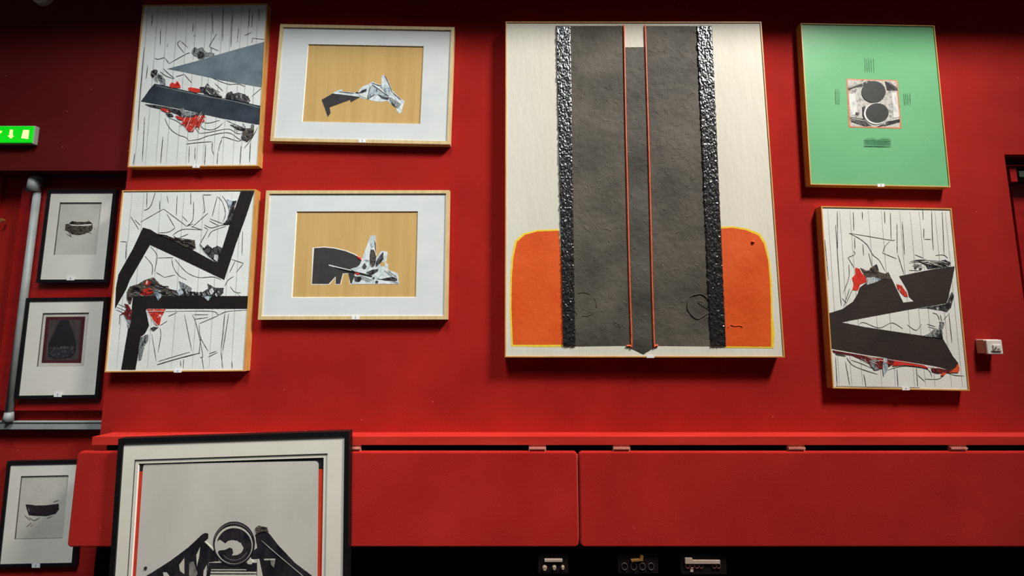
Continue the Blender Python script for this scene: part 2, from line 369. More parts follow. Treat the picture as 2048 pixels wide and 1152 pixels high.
# ------------------------------------------------------------------ pictures
class Pic:
    def __init__(s, name, label, cat, q, wallY, t, lip, group=None, frame=OAK, recess=0.006, side=None):
        """q = outer front corners TL, TR, BR, BL in photo px; real rectangle fitted to them"""
        s.fy = wallY - t; s.wallY = wallY; s.t = t; s.lip = lip; s.layer = 0
        w = [P(x, y, s.fy) for x, y in q]
        s.c = (w[0] + w[1] + w[2] + w[3]) / 4
        ex_ = ((w[1] - w[0]) + (w[2] - w[3])); ez_ = ((w[0] - w[3]) + (w[1] - w[2]))
        s.W = ((w[1] - w[0]).length + (w[2] - w[3]).length) / 2; s.H = ((w[0] - w[3]).length + (w[1] - w[2]).length) / 2
        ang = (math.atan2(ex_.z, ex_.x) + math.atan2(-ez_.x, ez_.z)) / 2
        s.u = Vector((math.cos(ang), 0, math.sin(ang))); s.v = Vector((-math.sin(ang), 0, math.cos(ang)))
        base = s.c - s.v * (s.H / 2); base.y = wallY
        s.root = thing(name, label, cat, base, group)
        s.face = s.fy + recess                                 # plane of the canvas / mat
        O = s.rect(s.W, s.H); I = s.rect(s.W - 2 * lip, s.H - 2 * lip)
        for k in range(4):
            a, b = O[k], O[(k + 1) % 4]; c, d = I[(k + 1) % 4], I[k]
            fr = [Vector((p.x, s.fy, p.z)) for p in (a, b, c, d)]; bk = [Vector((p.x, wallY, p.z)) for p in (a, b, c, d)]
            mesh('frame_rail', fr + bk, [(3, 2, 1, 0), (4, 5, 6, 7), (0, 1, 5, 4), (1, 2, 6, 5), (2, 3, 7, 6), (3, 0, 4, 7)], frame, s.root)
        s.I = I
    def rect(s, W, H):
        return [s.c - s.u * W / 2 + s.v * H / 2, s.c + s.u * W / 2 + s.v * H / 2, s.c + s.u * W / 2 - s.v * H / 2, s.c - s.u * W / 2 - s.v * H / 2]
    def panel(s, name, m, Y, corners=None, thick=0.008):
        c = corners or s.I
        fr = [Vector((p.x, Y, p.z)) for p in c]; bk = [Vector((p.x, Y + thick, p.z)) for p in c]
        return mesh(name, fr + bk, [(3, 2, 1, 0), (4, 5, 6, 7), (0, 1, 5, 4), (1, 2, 6, 5), (2, 3, 7, 6), (3, 0, 4, 7)], m, s.root)
    def fit(s, q, Y):
        w = [P(x, y, Y) for x, y in q]; c = sum(w, Vector()) / 4
        W = ((w[1] - w[0]).length + (w[2] - w[3]).length) / 2; H = ((w[0] - w[3]).length + (w[1] - w[2]).length) / 2
        return [c - s.u * W / 2 + s.v * H / 2, c + s.u * W / 2 + s.v * H / 2, c + s.u * W / 2 - s.v * H / 2, c - s.u * W / 2 - s.v * H / 2]
    def mount(s, name, q, m, Y, thick=0.004, outer=None, bevel=0.003, core=None):
        """mat board with a window (bevel-cut) whose corners are given in px"""
        O = outer or s.I; I = s.fit(q, Y)
        ci = (I[0] + I[2]) / 2
        J = [p + (ci - p).normalized() * bevel for p in I]
        vs_ = [Vector((p.x, Y, p.z)) for p in O] + [Vector((p.x, Y, p.z)) for p in I] 
        fs = [(k, 4 + k, 4 + (k + 1) % 4, (k + 1) % 4) for k in range(4)]
        o = mesh(name, vs_, fs, m, s.root)
        vb = [Vector((p.x, Y, p.z)) for p in I] + [Vector((p.x, Y + thick, p.z)) for p in J]
        mesh('mat_bevel', vb, [(k, 4 + k, 4 + (k + 1) % 4, (k + 1) % 4) for k in range(4)], core or CORE, o)
        return I
    # ---- painted pieces, all in photo px
    def _next(s): s.layer += 1; return 0.0003 + s.layer * 0.00015
    def poly(s, name, pts, m, jag=0.0, Y=None, label=None, parent=None, smooth=False):
        Y = s.face if Y is None else Y
        if smooth: pts = spline(pts, True)
        if jag: pts = jagged(pts, jag)
        o = flat(name, pts, Y, s._next(), m, parent or s.root)
        if label: o['label'] = label
        return o
    def lines(s, name, strokes, m, wpx=1.4, Y=None, curve=True, wob=0.25, parent=None, taper=True):
        Y = (s.face if Y is None else Y) - s._next(); vs_ = []; fs = []
        for st in strokes:
            wd = wpx
            if isinstance(st[0], (int, float)): wd = st[0]; st = st[1]
            pts = spline(st, False) if (curve and len(st) > 2) else resample(st)
            n = len(pts); b0 = len(vs_)
            for i, (x, y) in enumerate(pts):
                j0, j1 = max(i - 1, 0), min(i + 1, n - 1)
                dx, dy = pts[j1][0] - pts[j0][0], pts[j1][1] - pts[j0][1]; L_ = math.hypot(dx, dy) or 1
                f = i / max(n - 1, 1); hw = wd / 2 * (1 + random.uniform(-wob, wob))
                if taper: hw *= 0.45 + 0.55 * min(1, 5 * min(f, 1 - f) + 0.15)
                nx, ny = -dy / L_ * hw, dx / L_ * hw
                vs_ += [P(x + nx, y + ny, Y), P(x - nx, y - ny, Y)]
                if i: k = b0 + 2 * i; fs.append((k - 2, k - 1, k + 1, k))
        o = mesh(name, vs_, fs, m, parent or s.root)
        if len(strokes) > 1: o['kind'] = 'stuff'
        return o
    def hatch(s, name, pts, m, n, ang, lo, hi, wpx, Y=None):
        """loose brush hairs inside an outline"""
        xs = [q_[0] for q_ in pts]; ys = [q_[1] for q_ in pts]; st = []; guard = 0
        while len(st) < n and guard < 4000:
            guard += 1; x = random.uniform(min(xs), max(xs)); y = random.uniform(min(ys), max(ys)); c_ = False
            for i in range(len(pts)):
                (x1, y1), (x2, y2) = pts[i], pts[i - 1]
                if (y1 > y) != (y2 > y) and x < (x2 - x1) * (y - y1) / (y2 - y1) + x1: c_ = not c_
            if not c_: continue
            a_ = math.radians(ang + random.uniform(-14, 14)); L_ = random.uniform(lo, hi); k_ = random.uniform(-1, 1)
            dx, dy = math.cos(a_) * L_ / 2, math.sin(a_) * L_ / 2
            st.append((random.uniform(*wpx), [(x - dx, y - dy), (x - dy * 0.12 * k_, y + dx * 0.12 * k_), (x + dx, y + dy)]))
        return s.lines(name, st, m, Y=Y)
    def card(s, x, y, wpx=15, hpx=7, tick=True):
        Y = s.fy - 0.0012
        o = flat('label_card', [(x - wpx / 2, y - hpx / 2), (x + wpx / 2, y - hpx / 2), (x + wpx / 2, y + hpx / 2), (x - wpx / 2, y + hpx / 2)], s.fy, 0.0012, CARD, s.root)
        o['label'] = 'small white number card'
        if tick: flat('printed_digit', [(x - 0.6, y - hpx * 0.28), (x + 0.9, y - hpx * 0.28), (x + 0.7, y + hpx * 0.28), (x - 0.7, y + hpx * 0.28)], Y, 0.0003, DIM, o)
def resample(pts, step=4.0):
    out = []
    for (x0, y0), (x1, y1) in zip(pts, pts[1:]):
        n = max(1, int(math.hypot(x1 - x0, y1 - y0) / step))
        out += [(x0 + (x1 - x0) * i / n, y0 + (y1 - y0) * i / n) for i in range(n)]
    return out + [pts[-1]]
def spline(pts, closed, n=5):
    N_ = len(pts); out = []
    for i in range(N_ if closed else N_ - 1):
        g = (lambda k: pts[k % N_]) if closed else (lambda k: pts[min(max(k, 0), N_ - 1)])
        p0, p1, p2, p3 = g(i - 1), g(i), g(i + 1), g(i + 2)
        for j in range(n):
            t = j / n
            out.append(tuple(0.5 * (2 * p1[a] + (p2[a] - p0[a]) * t + (2 * p0[a] - 5 * p1[a] + 4 * p2[a] - p3[a]) * t * t + (3 * p1[a] - p0[a] - 3 * p2[a] + p3[a]) * t ** 3) for a in (0, 1)))
    if not closed: out.append(pts[-1])
    return out
def jagged(pts, amp, step=2.2):
    r = resample(list(pts) + [pts[0]], step)[:-1]; sd = random.uniform(0, 99)
    out = []
    for i, (x, y) in enumerate(r):
        nx = noise.noise(Vector((x * 0.33, y * 0.33, sd))) + 0.7 * noise.noise(Vector((x * 0.9, y * 0.9, sd + 7)))
        ny = noise.noise(Vector((x * 0.33, y * 0.33, sd + 31))) + 0.7 * noise.noise(Vector((x * 0.9, y * 0.9, sd + 47)))
        out.append((x + nx * amp, y + ny * amp))
    return out
def planks(q, us, breaks=None):
    """faint lines following the sides of a picture: u along the top edge, v down"""
    (ax, ay), (bx, by), (cx, cy), (dx, dy) = q; out = []
    for u, v0, v1 in us:
        top = (ax + (bx - ax) * u, ay + (by - ay) * u); bot = (dx + (cx - dx) * u, dy + (cy - dy) * u)
        f = lambda v_: (top[0] + (bot[0] - top[0]) * v_, top[1] + (bot[1] - top[1]) * v_)
        out.append([f(v0), f(v1)])
    return out
def ell(cx, cy, rx, ry, n=28, a0=0, a1=2 * math.pi):
    return [(cx + rx * math.cos(a0 + (a1 - a0) * i / n), cy + ry * math.sin(a0 + (a1 - a0) * i / n)) for i in range(n)]

WALLG = 'pictures hung on the red felt wall'
SMALLG = 'small black framed prints in the recess'

# ---- white abstract, grey wedge (upper left)
A = (230, 0); As = 330 / 1086; A2 = (290, 60); A2s = 250 / 1920; A3 = (270, 140); A3s = 270 / 1830
q = [(284.5, 8.5), (534, 8), (517.5, 332.5), (256, 334)]
p = Pic('abstract_painting', 'white abstract panel with slate grey wedge and slanting grey bar', 'painting', q, 0, 0.034, 0.006, WALLG, PINE, 0.003)
p.panel('canvas', WHITE, p.face, thick=0.012)
us = [(u, 0.01, 0.99) for u in (0.05, 0.13, 0.21, 0.29, 0.37, 0.44, 0.52, 0.57, 0.65, 0.72, 0.80, 0.86, 0.93)]
p.lines('pencil_lines', planks(q, us), PENCIL, 0.9)
dark = [[(248, 90), (240, 170)], [(300, 190), (297, 300)], [(347, 285), (343, 310)], [(640, 85), (645, 225)], [(712, 45), (708, 270)], [(775, 75), (762, 310)],
        [(815, 180), (805, 260)], [(885, 60), (880, 180)], [(905, 80), (900, 180)], [(950, 60), (948, 140)], [(515, 155), (512, 210)], [(192, 310), (160, 680), (152, 860)],
        [(215, 430), (205, 520)], [(315, 900), (300, 1075)], [(490, 960), (485, 1070)], [(527, 970), (525, 1050)], [(597, 950), (590, 1085)], [(677, 1000), (672, 1080)],
        [(830, 960), (822, 1083)], [(890, 940), (885, 1065)], [(130, 1010), (120, 1085)], [(195, 770), (180, 1060)]]
ink = [K(A, As, l) for l in dark]
for l in ([(550, 160), (500, 215), (600, 350)], [(555, 175), (660, 270)], [(150, 430), (200, 450), (300, 420)], [(300, 420), (370, 515)], [(370, 515), (620, 375), (690, 350)], [(990, 260), (1130, 320)], [(1020, 270), (1020, 380)], [(980, 260), (1100, 60)],
          [(1530, 85), (1640, 35)], [(1640, 125), (1835, 145)], [(1650, 130), (1640, 200)], [(280, 590), (350, 660), (450, 740)], [(230, 640), (330, 710), (450, 750)], [(470, 720), (600, 680)], [(600, 680), (715, 810)],
          [(1040, 740), (1180, 800), (1300, 835), (1430, 830), (1540, 870)], [(1070, 820), (1200, 940)], [(1780, 900), (1640, 1020)], [(1000, 880), (1150, 960)], [(740, 85), (780, 100)], [(1130, 130), (1150, 140)], [(1400, 190), (1435, 160)]):
    ink.append(K(A2, A2s, l))
for l in ([(405, 650), (440, 740), (500, 820), (590, 880), (690, 915), (730, 960)], [(730, 960), (880, 935), (1000, 890), (1260, 850), (1400, 930), (1450, 950)], [(690, 1005), (800, 990), (1040, 970)], [(870, 860), (1000, 845), (1260, 800), (1380, 860), (1440, 860)],
          [(890, 760), (940, 800), (1040, 810), (1120, 780), (1190, 720)], [(940, 715), (1010, 718), (1150, 680)], [(1240, 685), (1360, 740), (1480, 790)], [(1170, 935), (1210, 910), (1380, 960), (1440, 955)], [(460, 650), (560, 690), (680, 770)],
          [(1660, 780), (1620, 860), (1560, 960), (1480, 1060)], [(1130, 1100), (1150, 1010), (1180, 940)], [(1050, 970), (1045, 1080), (1070, 1150)], [(800, 760), (870, 860)]):
    ink.append(K(A3, A3s, l))
p.lines('ink_lines', ink, INK, 1.3)
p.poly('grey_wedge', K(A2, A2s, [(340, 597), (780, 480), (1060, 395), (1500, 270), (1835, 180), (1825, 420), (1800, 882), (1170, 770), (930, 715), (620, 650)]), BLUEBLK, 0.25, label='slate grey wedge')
p.poly('grey_bar', K(A3, A3s, [(265, 185), (420, 215), (900, 330), (1300, 400), (1700, 485), (1688, 738), (1640, 735), (1150, 650), (700, 545), (80, 425), (150, 330), (190, 270)]), SHEENDK, 0.3, label='dark slate bar')
p.lines('bar_edge_line', [K(A3, A3s, [(285, 212), (900, 345), (1300, 415), (1695, 512)])], PENCIL, 0.8)
for nm, o, s_, pts, m, j in (
    ('paint_dab', A2, A2s, [(725, 300), (770, 262), (810, 290), (850, 270), (890, 270), (915, 320), (960, 345), (1010, 340), (1060, 350), (1065, 390), (950, 410), (890, 440), (820, 450), (795, 410), (740, 390), (718, 350)], SM_GREY, 1.0),
    ('paint_dab', A2, A2s, [(800, 360), (850, 330), (900, 350), (930, 400), (870, 430), (820, 440)], SM_DARK, 0.8),
    ('paint_dab', A2, A2s, [(95, 630), (150, 600), (190, 620), (180, 680), (150, 700), (110, 740), (85, 690)], SM_DARK, 0.9),
    ('paint_dab', A2, A2s, [(180, 690), (240, 680), (300, 760), (310, 840), (240, 850), (220, 780), (190, 750)], SM_GREY, 0.9),
    ('paint_dab', A2, A2s, [(195, 680), (240, 690), (265, 760), (210, 765)], SM_DARK, 0.6),
    ('red_dab', A2, A2s, [(385, 830), (420, 800), (460, 830), (500, 785), (540, 850), (540, 885), (440, 890), (380, 870)], REDP, 0.7),
    ('red_dab', A2, A2s, [(660, 890), (700, 880), (850, 905), (850, 955), (780, 960), (670, 930)], REDP, 0.5),
    ('paint_dab', A2, A2s, [(840, 875), (910, 875), (900, 960), (845, 950)], SM_DARK, 0.6),
    ('black_stroke', A2, A2s, [(900, 930), (930, 850), (960, 815), (1010, 880), (1100, 950), (1180, 1020), (1170, 1045), (1050, 1015), (960, 990), (900, 975)], SM_DARK, 0.5),
    ('black_stroke', A2, A2s, [(1230, 1020), (1270, 960), (1330, 940), (1350, 980), (1440, 960), (1540, 990), (1560, 1020), (1580, 1010), (1615, 1085), (1580, 1085), (1600, 1120), (1500, 1100), (1330, 1070), (1240, 1050)], SM_DARK, 0.4),
    ('black_stroke', A3, A3s, [(135, 462), (240, 470), (400, 495), (560, 530), (700, 560), (940, 600), (940, 640), (800, 650), (700, 650), (620, 630), (560, 590), (450, 550), (330, 520), (200, 490)], SM_DARK, 0.5),
    ('red_dab', A3, A3s, [(340, 510), (440, 530), (480, 570), (420, 575), (360, 545)], SM_RED, 0.6),
    ('red_dab', A3, A3s, [(545, 620), (640, 640), (720, 650), (800, 640), (860, 620), (930, 610), (935, 700), (880, 715), (860, 770), (800, 760), (790, 820), (730, 835), (690, 790), (670, 740), (640, 680), (580, 670)], SM_RED, 1.1),
    ('paint_dab', A3, A3s, [(415, 590), (500, 590), (520, 625), (450, 632)], SM_DARK, 0.6),
    ('paint_dab', A3, A3s, [(600, 530), (650, 510), (680, 570), (780, 570), (840, 600), (740, 630), (640, 610)], SM_GREY, 0.8),
    ('black_stroke', A3, A3s, [(1290, 735), (1400, 770), (1490, 790), (1570, 790), (1575, 735), (1610, 740), (1605, 850), (1590, 900), (1520, 965), (1440, 930), (1450, 850), (1480, 820), (1390, 800)], SM_BROWN, 0.6)):
    p.poly(nm, K(o, s_, pts), m, j)
RA = K(A3, A3s, [(545, 620), (720, 650), (930, 610), (935, 690), (860, 760), (790, 820), (730, 830), (670, 740), (580, 670)])
p.hatch('red_strokes', RA, REDP, 16, 118, 8, 22, (1.0, 2.6)); p.hatch('white_strokes', RA, WHITE2, 7, 118, 8, 18, (0.6, 1.2)); p.hatch('black_strokes', RA, BLACKP, 6, 118, 5, 12, (0.6, 1.4))
p.hatch('red_strokes', K(A2, A2s, [(390, 830), (500, 790), (540, 880), (400, 885)]), REDP, 6, 60, 4, 10, (0.8, 1.6))
p.hatch('grey_strokes', K(A2, A2s, [(90, 620), (190, 610), (310, 760), (310, 840), (230, 840), (110, 740)]), SM_GREY, 10, 50, 6, 14, (0.8, 2.0))
p.hatch('white_strokes', K(A2, A2s, [(920, 850), (1000, 880), (1160, 1010), (950, 980)]), WHITE2, 6, 40, 6, 14, (0.5, 1.0))
p.hatch('grey_strokes', K(A3, A3s, [(1300, 740), (1600, 760), (1590, 900), (1520, 950), (1440, 920)]), SM_GREY, 8, 60, 6, 14, (0.8, 1.6))
p.card(392, 333, 14, 5)

# ---- white abstract, black zigzag (lower left)
C1 = (215, 370); C1s = 310 / 1880; C2 = (205, 540); C2s = 310 / 1701; C0 = (200, 360); C0s = 340 / 979
q = [(243.5, 379), (510, 380), (490.5, 742.5), (210, 744.5)]
p = Pic('abstract_painting', 'white abstract panel with bold black zigzag and black angled bar', 'painting', q, 0, 0.040, 0.006, WALLG, PINE, 0.003)
p.panel('canvas', WHITE, p.face, thick=0.012)
p.lines('pencil_lines', planks(q, [(u, 0.02, 0.98) for u in (0.08, 0.17, 0.30, 0.47, 0.62, 0.74, 0.83, 0.9)]), PENCIL, 0.8)
ink = [K(C1, C1s, l) for l in (
    [(580, 90), (520, 260), (440, 310)], [(480, 90), (475, 270)], [(635, 190), (632, 300)], [(720, 130), (740, 220)], [(845, 130), (835, 370)], [(1010, 90), (1010, 240)], [(1045, 200), (1035, 420), (960, 500)],
    [(400, 450), (680, 290)], [(680, 290), (960, 500)], [(960, 500), (1040, 470)], [(720, 350), (820, 520)], [(820, 520), (740, 570), (620, 580)], [(905, 375), (970, 445)], [(1160, 120), (1260, 120)], [(1155, 120), (1180, 300), (1160, 340)],
    [(1330, 140), (1390, 200), (1430, 340), (1400, 450)], [(1330, 140), (1270, 380)], [(1390, 130), (1450, 220), (1480, 330)], [(1020, 515), (1220, 340)], [(1010, 500), (1150, 545)], [(790, 610), (860, 560), (950, 535), (1150, 545)],
    [(870, 640), (980, 595)], [(1240, 410), (1400, 470)], [(1235, 435), (1340, 490)], [(1170, 480), (1260, 520), (1370, 490), (1480, 480)], [(1170, 510), (1220, 540)], [(1220, 540), (1120, 720)], [(1120, 720), (1190, 810)], [(1220, 640), (1270, 560), (1440, 500)],
    [(280, 380), (380, 540)], [(330, 420), (400, 490)], [(155, 685), (235, 690)], [(230, 690), (220, 900)], [(520, 745), (590, 830), (600, 900), (570, 1050)], [(450, 860), (540, 970), (540, 1090)], [(610, 885), (800, 880)],
    [(780, 890), (800, 1000), (870, 1100), (960, 1150)], [(820, 900), (950, 1050), (1100, 1120), (1280, 1115), (1380, 1150)], [(690, 1120), (820, 1090)], [(590, 1060), (690, 1120)], [(1500, 900), (1650, 950)], [(1650, 950), (1560, 1060)], [(1550, 920), (1480, 1060)], [(1640, 560), (1630, 850)])]
ink += [K(C2, C2s, l) for l in (
    [(690, 455), (1190, 452), (1270, 490), (1370, 455), (1590, 440)], [(720, 510), (820, 465)], [(630, 610), (710, 560)], [(900, 490), (980, 890)], [(985, 490), (1030, 600), (1100, 930), (1070, 955)], [(1000, 490), (1160, 490)], [(1010, 540), (1160, 520)],
    [(1060, 590), (1270, 500)], [(1060, 600), (1075, 740), (1160, 890)], [(1080, 730), (1060, 920)], [(1340, 490), (1300, 890)], [(1385, 480), (1320, 890)], [(1160, 955), (1260, 905)], [(1170, 920), (1250, 890)], [(610, 1005), (720, 970), (960, 900)],
    [(540, 700), (590, 1000)], [(630, 640), (640, 720), (610, 900)], [(1300, 890), (1320, 1080)], [(1420, 1000), (1425, 1080)], [(855, 990), (860, 1060)], [(890, 980), (885, 1080)], [(1090, 950), (1110, 1090)], [(1400, 180), (1450, 240), (1520, 250)],
    [(1440, 70), (1380, 110), (1340, 180)], [(160, 370), (320, 440)], [(150, 405), (310, 475)], [(145, 435), (300, 500)], [(190, 490), (185, 600)], [(1480, 260), (1510, 285)])]
ink += [(2.0, K(C2, C2s, [(600, 1040), (800, 980), (1070, 910)]))]
p.lines('ink_lines', ink, INK, 1.2)
p.poly('black_zigzag', K(C1, C1s, [(1615, 78), (1780, 78), (1680, 380), (1560, 710), (1415, 1150), (860, 885), (515, 725), (270, 1150)]) + K(C0, C0s, [(150, 630), (86, 742), (92, 620), (105, 552)]) +
       K(C1, C1s, [(130, 1090), (310, 770), (430, 515), (520, 540), (600, 590), (780, 665), (930, 745), (1030, 785), (1330, 950), (1400, 740), (1500, 420)]), BLACKP, 0.25, label='black zigzag band')
p.poly('black_angle', K(C2, C2s, [(335, 285), (1600, 285), (1590, 425), (490, 425), (475, 440), (510, 610), (470, 690), (415, 740), (395, 900), (360, 1095), (205, 1095), (240, 880), (280, 650), (320, 430)]), BLACKP, 0.3, label='black angled bar')
for nm, o, s_, pts, m, j in (
    ('brown_smear', C2, C2s, [(265, 240), (300, 180), (400, 150), (460, 110), (560, 80), (620, 150), (720, 205), (820, 225), (830, 280), (640, 282), (400, 290), (330, 290), (310, 370), (290, 375), (265, 320)], SM_BROWN, 0.9),
    ('red_dab', C2, C2s, [(400, 275), (440, 215), (500, 195), (550, 210), (560, 250), (500, 280)], SM_RED, 0.6),
    ('red_dab', C2, C2s, [(455, 160), (490, 105), (530, 130), (515, 170)], SM_RED, 0.7),
    ('blue_dab', C2, C2s, [(580, 210), (640, 235), (645, 290), (610, 335), (585, 280), (560, 250)], SM_BLUE, 0.8),
    ('black_smear', C2, C2s, [(800, 225), (900, 200), (1000, 240), (1100, 240), (1160, 200), (1150, 150), (1240, 195), (1330, 195), (1320, 250), (1280, 287), (850, 285), (810, 260)], SM_DARK, 1.0),
    ('blue_dab', C2, C2s, [(815, 230), (860, 200), (890, 250), (845, 282)], SM_BLUE, 0.9),
    ('blue_dab', C2, C2s, [(1170, 225), (1200, 195), (1225, 240), (1190, 275)], SM_WHITE, 0.8),
    ('blue_dab', C2, C2s, [(1090, 287), (1200, 287), (1180, 310), (1160, 340), (1130, 315)], SM_BLUE, 0.9),
    ('umber_dab', C2, C2s, [(840, 120), (900, 150), (980, 195), (960, 240), (900, 210), (860, 200)], SM_GREY, 0.9),
    ('red_dab', C2, C2s, [(485, 430), (690, 430), (640, 520), (625, 600), (585, 605), (560, 560), (520, 490)], SM_RED, 0.5),
    ('maroon_smear', C2, C2s, [(240, 370), (280, 380), (320, 450), (310, 540), (260, 540), (230, 480), (190, 490), (230, 470), (260, 430)], SM_MAROON, 0.9),
    ('grey_smear', C2, C2s, [(415, 740), (500, 700), (500, 760), (460, 830), (420, 980), (395, 990), (395, 880)], SM_GREY, 0.9),
    ('black_smear', C2, C2s, [(525, 640), (560, 620), (605, 630), (560, 668)], SM_DARK, 0.7),
    ('grey_smear', C2, C2s, [(270, 540), (310, 550), (290, 640), (275, 620)], SM_GREY, 0.7),
    ('brown_smear', C1, C1s, [(600, 588), (720, 612), (790, 640), (860, 640), (1060, 670), (1060, 760), (1030, 775), (930, 742), (780, 662)], SM_BROWN, 0.7),
    ('black_smear', C1, C1s, [(1120, 720), (1170, 770), (1210, 720), (1270, 770), (1330, 735), (1385, 760), (1350, 900), (1325, 945), (1230, 860), (1180, 810)], SM_DARK, 1.0),
    ('white_dab', C1, C1s, [(1300, 840), (1340, 850), (1335, 930), (1290, 900)], SM_WHITE, 0.7),
    ('blue_dab', C1, C1s, [(1450, 170), (1500, 185), (1540, 195), (1500, 280), (1470, 250)], SM_BLUE, 0.6),
    ('black_smear', C1, C1s, [(1520, 195), (1560, 190), (1530, 300), (1510, 400), (1480, 470), (1400, 470), (1450, 420), (1490, 280)], SM_DARK, 0.9)):
    p.poly(nm, K(o, s_, pts), m, j)
p.lines('white_streak', [K(C2, C2s, [(495, 452), (690, 452)]), K(C2, C2s, [(480, 440), (560, 560), (620, 620)]), K(C2, C2s, [(500, 500), (520, 660)])], WHITE2, 1.3)
p.hatch('grey_strokes', K(C2, C2s, [(300, 190), (560, 90), (820, 230), (820, 275), (330, 285)]), SM_GREY, 12, 25, 8, 18, (0.7, 1.8))
p.hatch('black_strokes', K(C2, C2s, [(300, 200), (560, 110), (800, 230), (800, 275), (300, 285)]), BLACKP, 12, 8, 10, 24, (0.8, 2.4))
p.hatch('white_strokes', K(C2, C2s, [(820, 210), (1300, 210), (1300, 275), (820, 275)]), SM_WHITE, 12, 70, 4, 9, (0.7, 1.6))
p.hatch('black_strokes', K(C1, C1s, [(620, 590), (1050, 680), (1040, 760), (800, 670)]), BLACKP, 10, 18, 10, 24, (0.8, 2.2))
p.hatch('grey_strokes', K(C2, C2s, [(415, 740), (500, 710), (430, 960), (395, 980)]), SM_GREY, 8, 105, 8, 16, (0.7, 1.6))
p.hatch('red_strokes', K(C2, C2s, [(400, 270), (500, 195), (560, 250)]), REDP, 5, 150, 5, 10, (0.8, 1.8))
p.card(355, 742, 15, 6)

# ---- kraft collage, upper
Z1 = (600, 130); Z1s = 230 / 2048
q = [(561, 48.2), (908.6, 54), (900.6, 288.8), (539.7, 281.8)]
p = Pic('framed_collage', 'oak framed collage on brown board with long horse-like torn shape, upper one', 'picture', q, 0, 0.032, 0.017, WALLG, OAK, 0.005)
by = p.face + 0.004
p.panel('backing_board', KRAFT, by)
p.mount('mat', [(616.3, 87.8), (847.8, 92.7), (840.3, 247), (603.4, 243.8)], MATBOARD, p.face)
WP = smear('torn_white_paper', [(214, 220, 218), (226, 230, 228), (180, 192, 194), (222, 226, 224), (204, 212, 212)], 30, (1, 1, 0.8))
p.poly('paper_cutout', K(Z1, Z1s, [(575, 505), (690, 440), (745, 430), (750, 470), (960, 490), (1050, 470), (1060, 430), (1130, 375), (1200, 350), (1285, 295), (1400, 345), (1450, 350), (1455, 185), (1510, 180), (1580, 300), (1640, 450), (1780, 590), (1865, 640), (1850, 690),
       (1830, 740), (1815, 835), (1770, 865), (1720, 820), (1720, 770), (1600, 680), (1560, 640), (1440, 655), (1300, 640), (1200, 610), (1060, 590), (900, 560)]), WP, 0.2, by)
p.poly('black_cutout', K(Z1, Z1s, [(385, 620), (575, 510), (700, 520), (900, 545), (1080, 570), (990, 615), (900, 665), (895, 620), (700, 690), (525, 755), (545, 855), (495, 920)]), mat('charcoal_paper', (44, 42, 44), (54, 51, 52), 20, 0.8), 0.15, by)
for pts, m, j in (([(980, 510), (1000, 480), (1060, 485), (1100, 450), (1190, 420), (1180, 470), (1100, 505)], SM_DARK, 0.6),
                  ([(1250, 400), (1290, 350), (1400, 430), (1560, 540), (1590, 600), (1500, 600), (1400, 540), (1330, 530), (1220, 600), (1200, 600), (1230, 500)], SM_BLUE, 0.8),
                  ([(1420, 380), (1520, 400), (1600, 400), (1640, 460), (1600, 540), (1560, 540), (1480, 450)], SM_BLUE, 0.8),
                  ([(1380, 520), (1500, 570), (1590, 580), (1560, 620), (1460, 600)], SM_DARK, 0.7),
                  ([(1560, 560), (1640, 590), (1730, 640), (1790, 700), (1750, 770), (1700, 740), (1620, 670)], SM_GREY, 0.8),
                  ([(1600, 640), (1680, 700), (1700, 750), (1640, 700)], SM_DARK, 0.5),
                  ([(1050, 520), (1150, 500), (1200, 480), (1190, 590), (1090, 560)], SM_WHITE, 0.5)):
    p.poly('paint_smear', K(Z1, Z1s, pts), m, j, by)
p.lines('ink_lines', [K(Z1, Z1s, l) for l in ([(1290, 350), (1430, 450), (1580, 560)], [(1510, 185), (1580, 330), (1640, 480)], [(700, 475), (960, 500)], [(1250, 380), (1200, 600)], [(1200, 610), (1330, 520)], [(1280, 315), (1400, 360), (1450, 360)], [(1640, 480), (1800, 620)])], INK, 1.2, by)
p.card(724.5, 281.5, 14, 7)

# ---- kraft collage, lower
Z2 = (600, 450); Z2s = 220 / 1810
q = [(532.6, 380.8), (898.6, 380.4), (895.4, 638.7), (515.1, 639.6)]
p = Pic('framed_collage', 'oak framed collage on brown board with rounded black block and white spikes, lower one', 'picture', q, 0, 0.032, 0.017, WALLG, OAK, 0.005)
by = p.face + 0.004
p.panel('backing_board', KRAFT, by)
p.mount('mat', [(592.5, 423), (836, 422.5), (832, 594), (583.4, 595.8)], MATBOARD, p.face)
p.poly('paper_edge', K(Z2, Z2s, [(205, 372), (400, 355), (570, 372), (760, 418), (910, 478), (1015, 555), (1005, 640), (900, 750), (890, 875), (850, 975), (820, 978), (800, 805), (712, 805), (672, 978), (575, 982), (580, 865), (485, 980), (185, 982)]), CORE, 0, by)
p.poly('black_cutout', K(Z2, Z2s, [(232, 380), (400, 370), (560, 385), (750, 430), (900, 490), (1000, 560), (1000, 640), (940, 690), (900, 750), (890, 860), (850, 965), (830, 965), (795, 795), (705, 795), (660, 970), (585, 970), (588, 845), (470, 970), (195, 970)]), mat('charcoal_paper_b', (50, 48, 46), (58, 55, 52), 20, 0.8), 0, by)
p.poly('paper_cutout', K(Z2, Z2s, [(1160, 175), (1245, 170), (1255, 480), (1262, 540), (1340, 420), (1440, 445), (1420, 600), (1410, 610), (1450, 660), (1450, 740), (1600, 790), (1640, 970), (850, 972), (890, 890), (910, 770), (830, 720), (950, 690), (990, 640), (1010, 580)]), WP, 0.1, by)
p.poly('kraft_patch', K(Z2, Z2s, [(1320, 600), (1400, 612), (1390, 680), (1320, 670)]), KRAFT, 0.2, by)
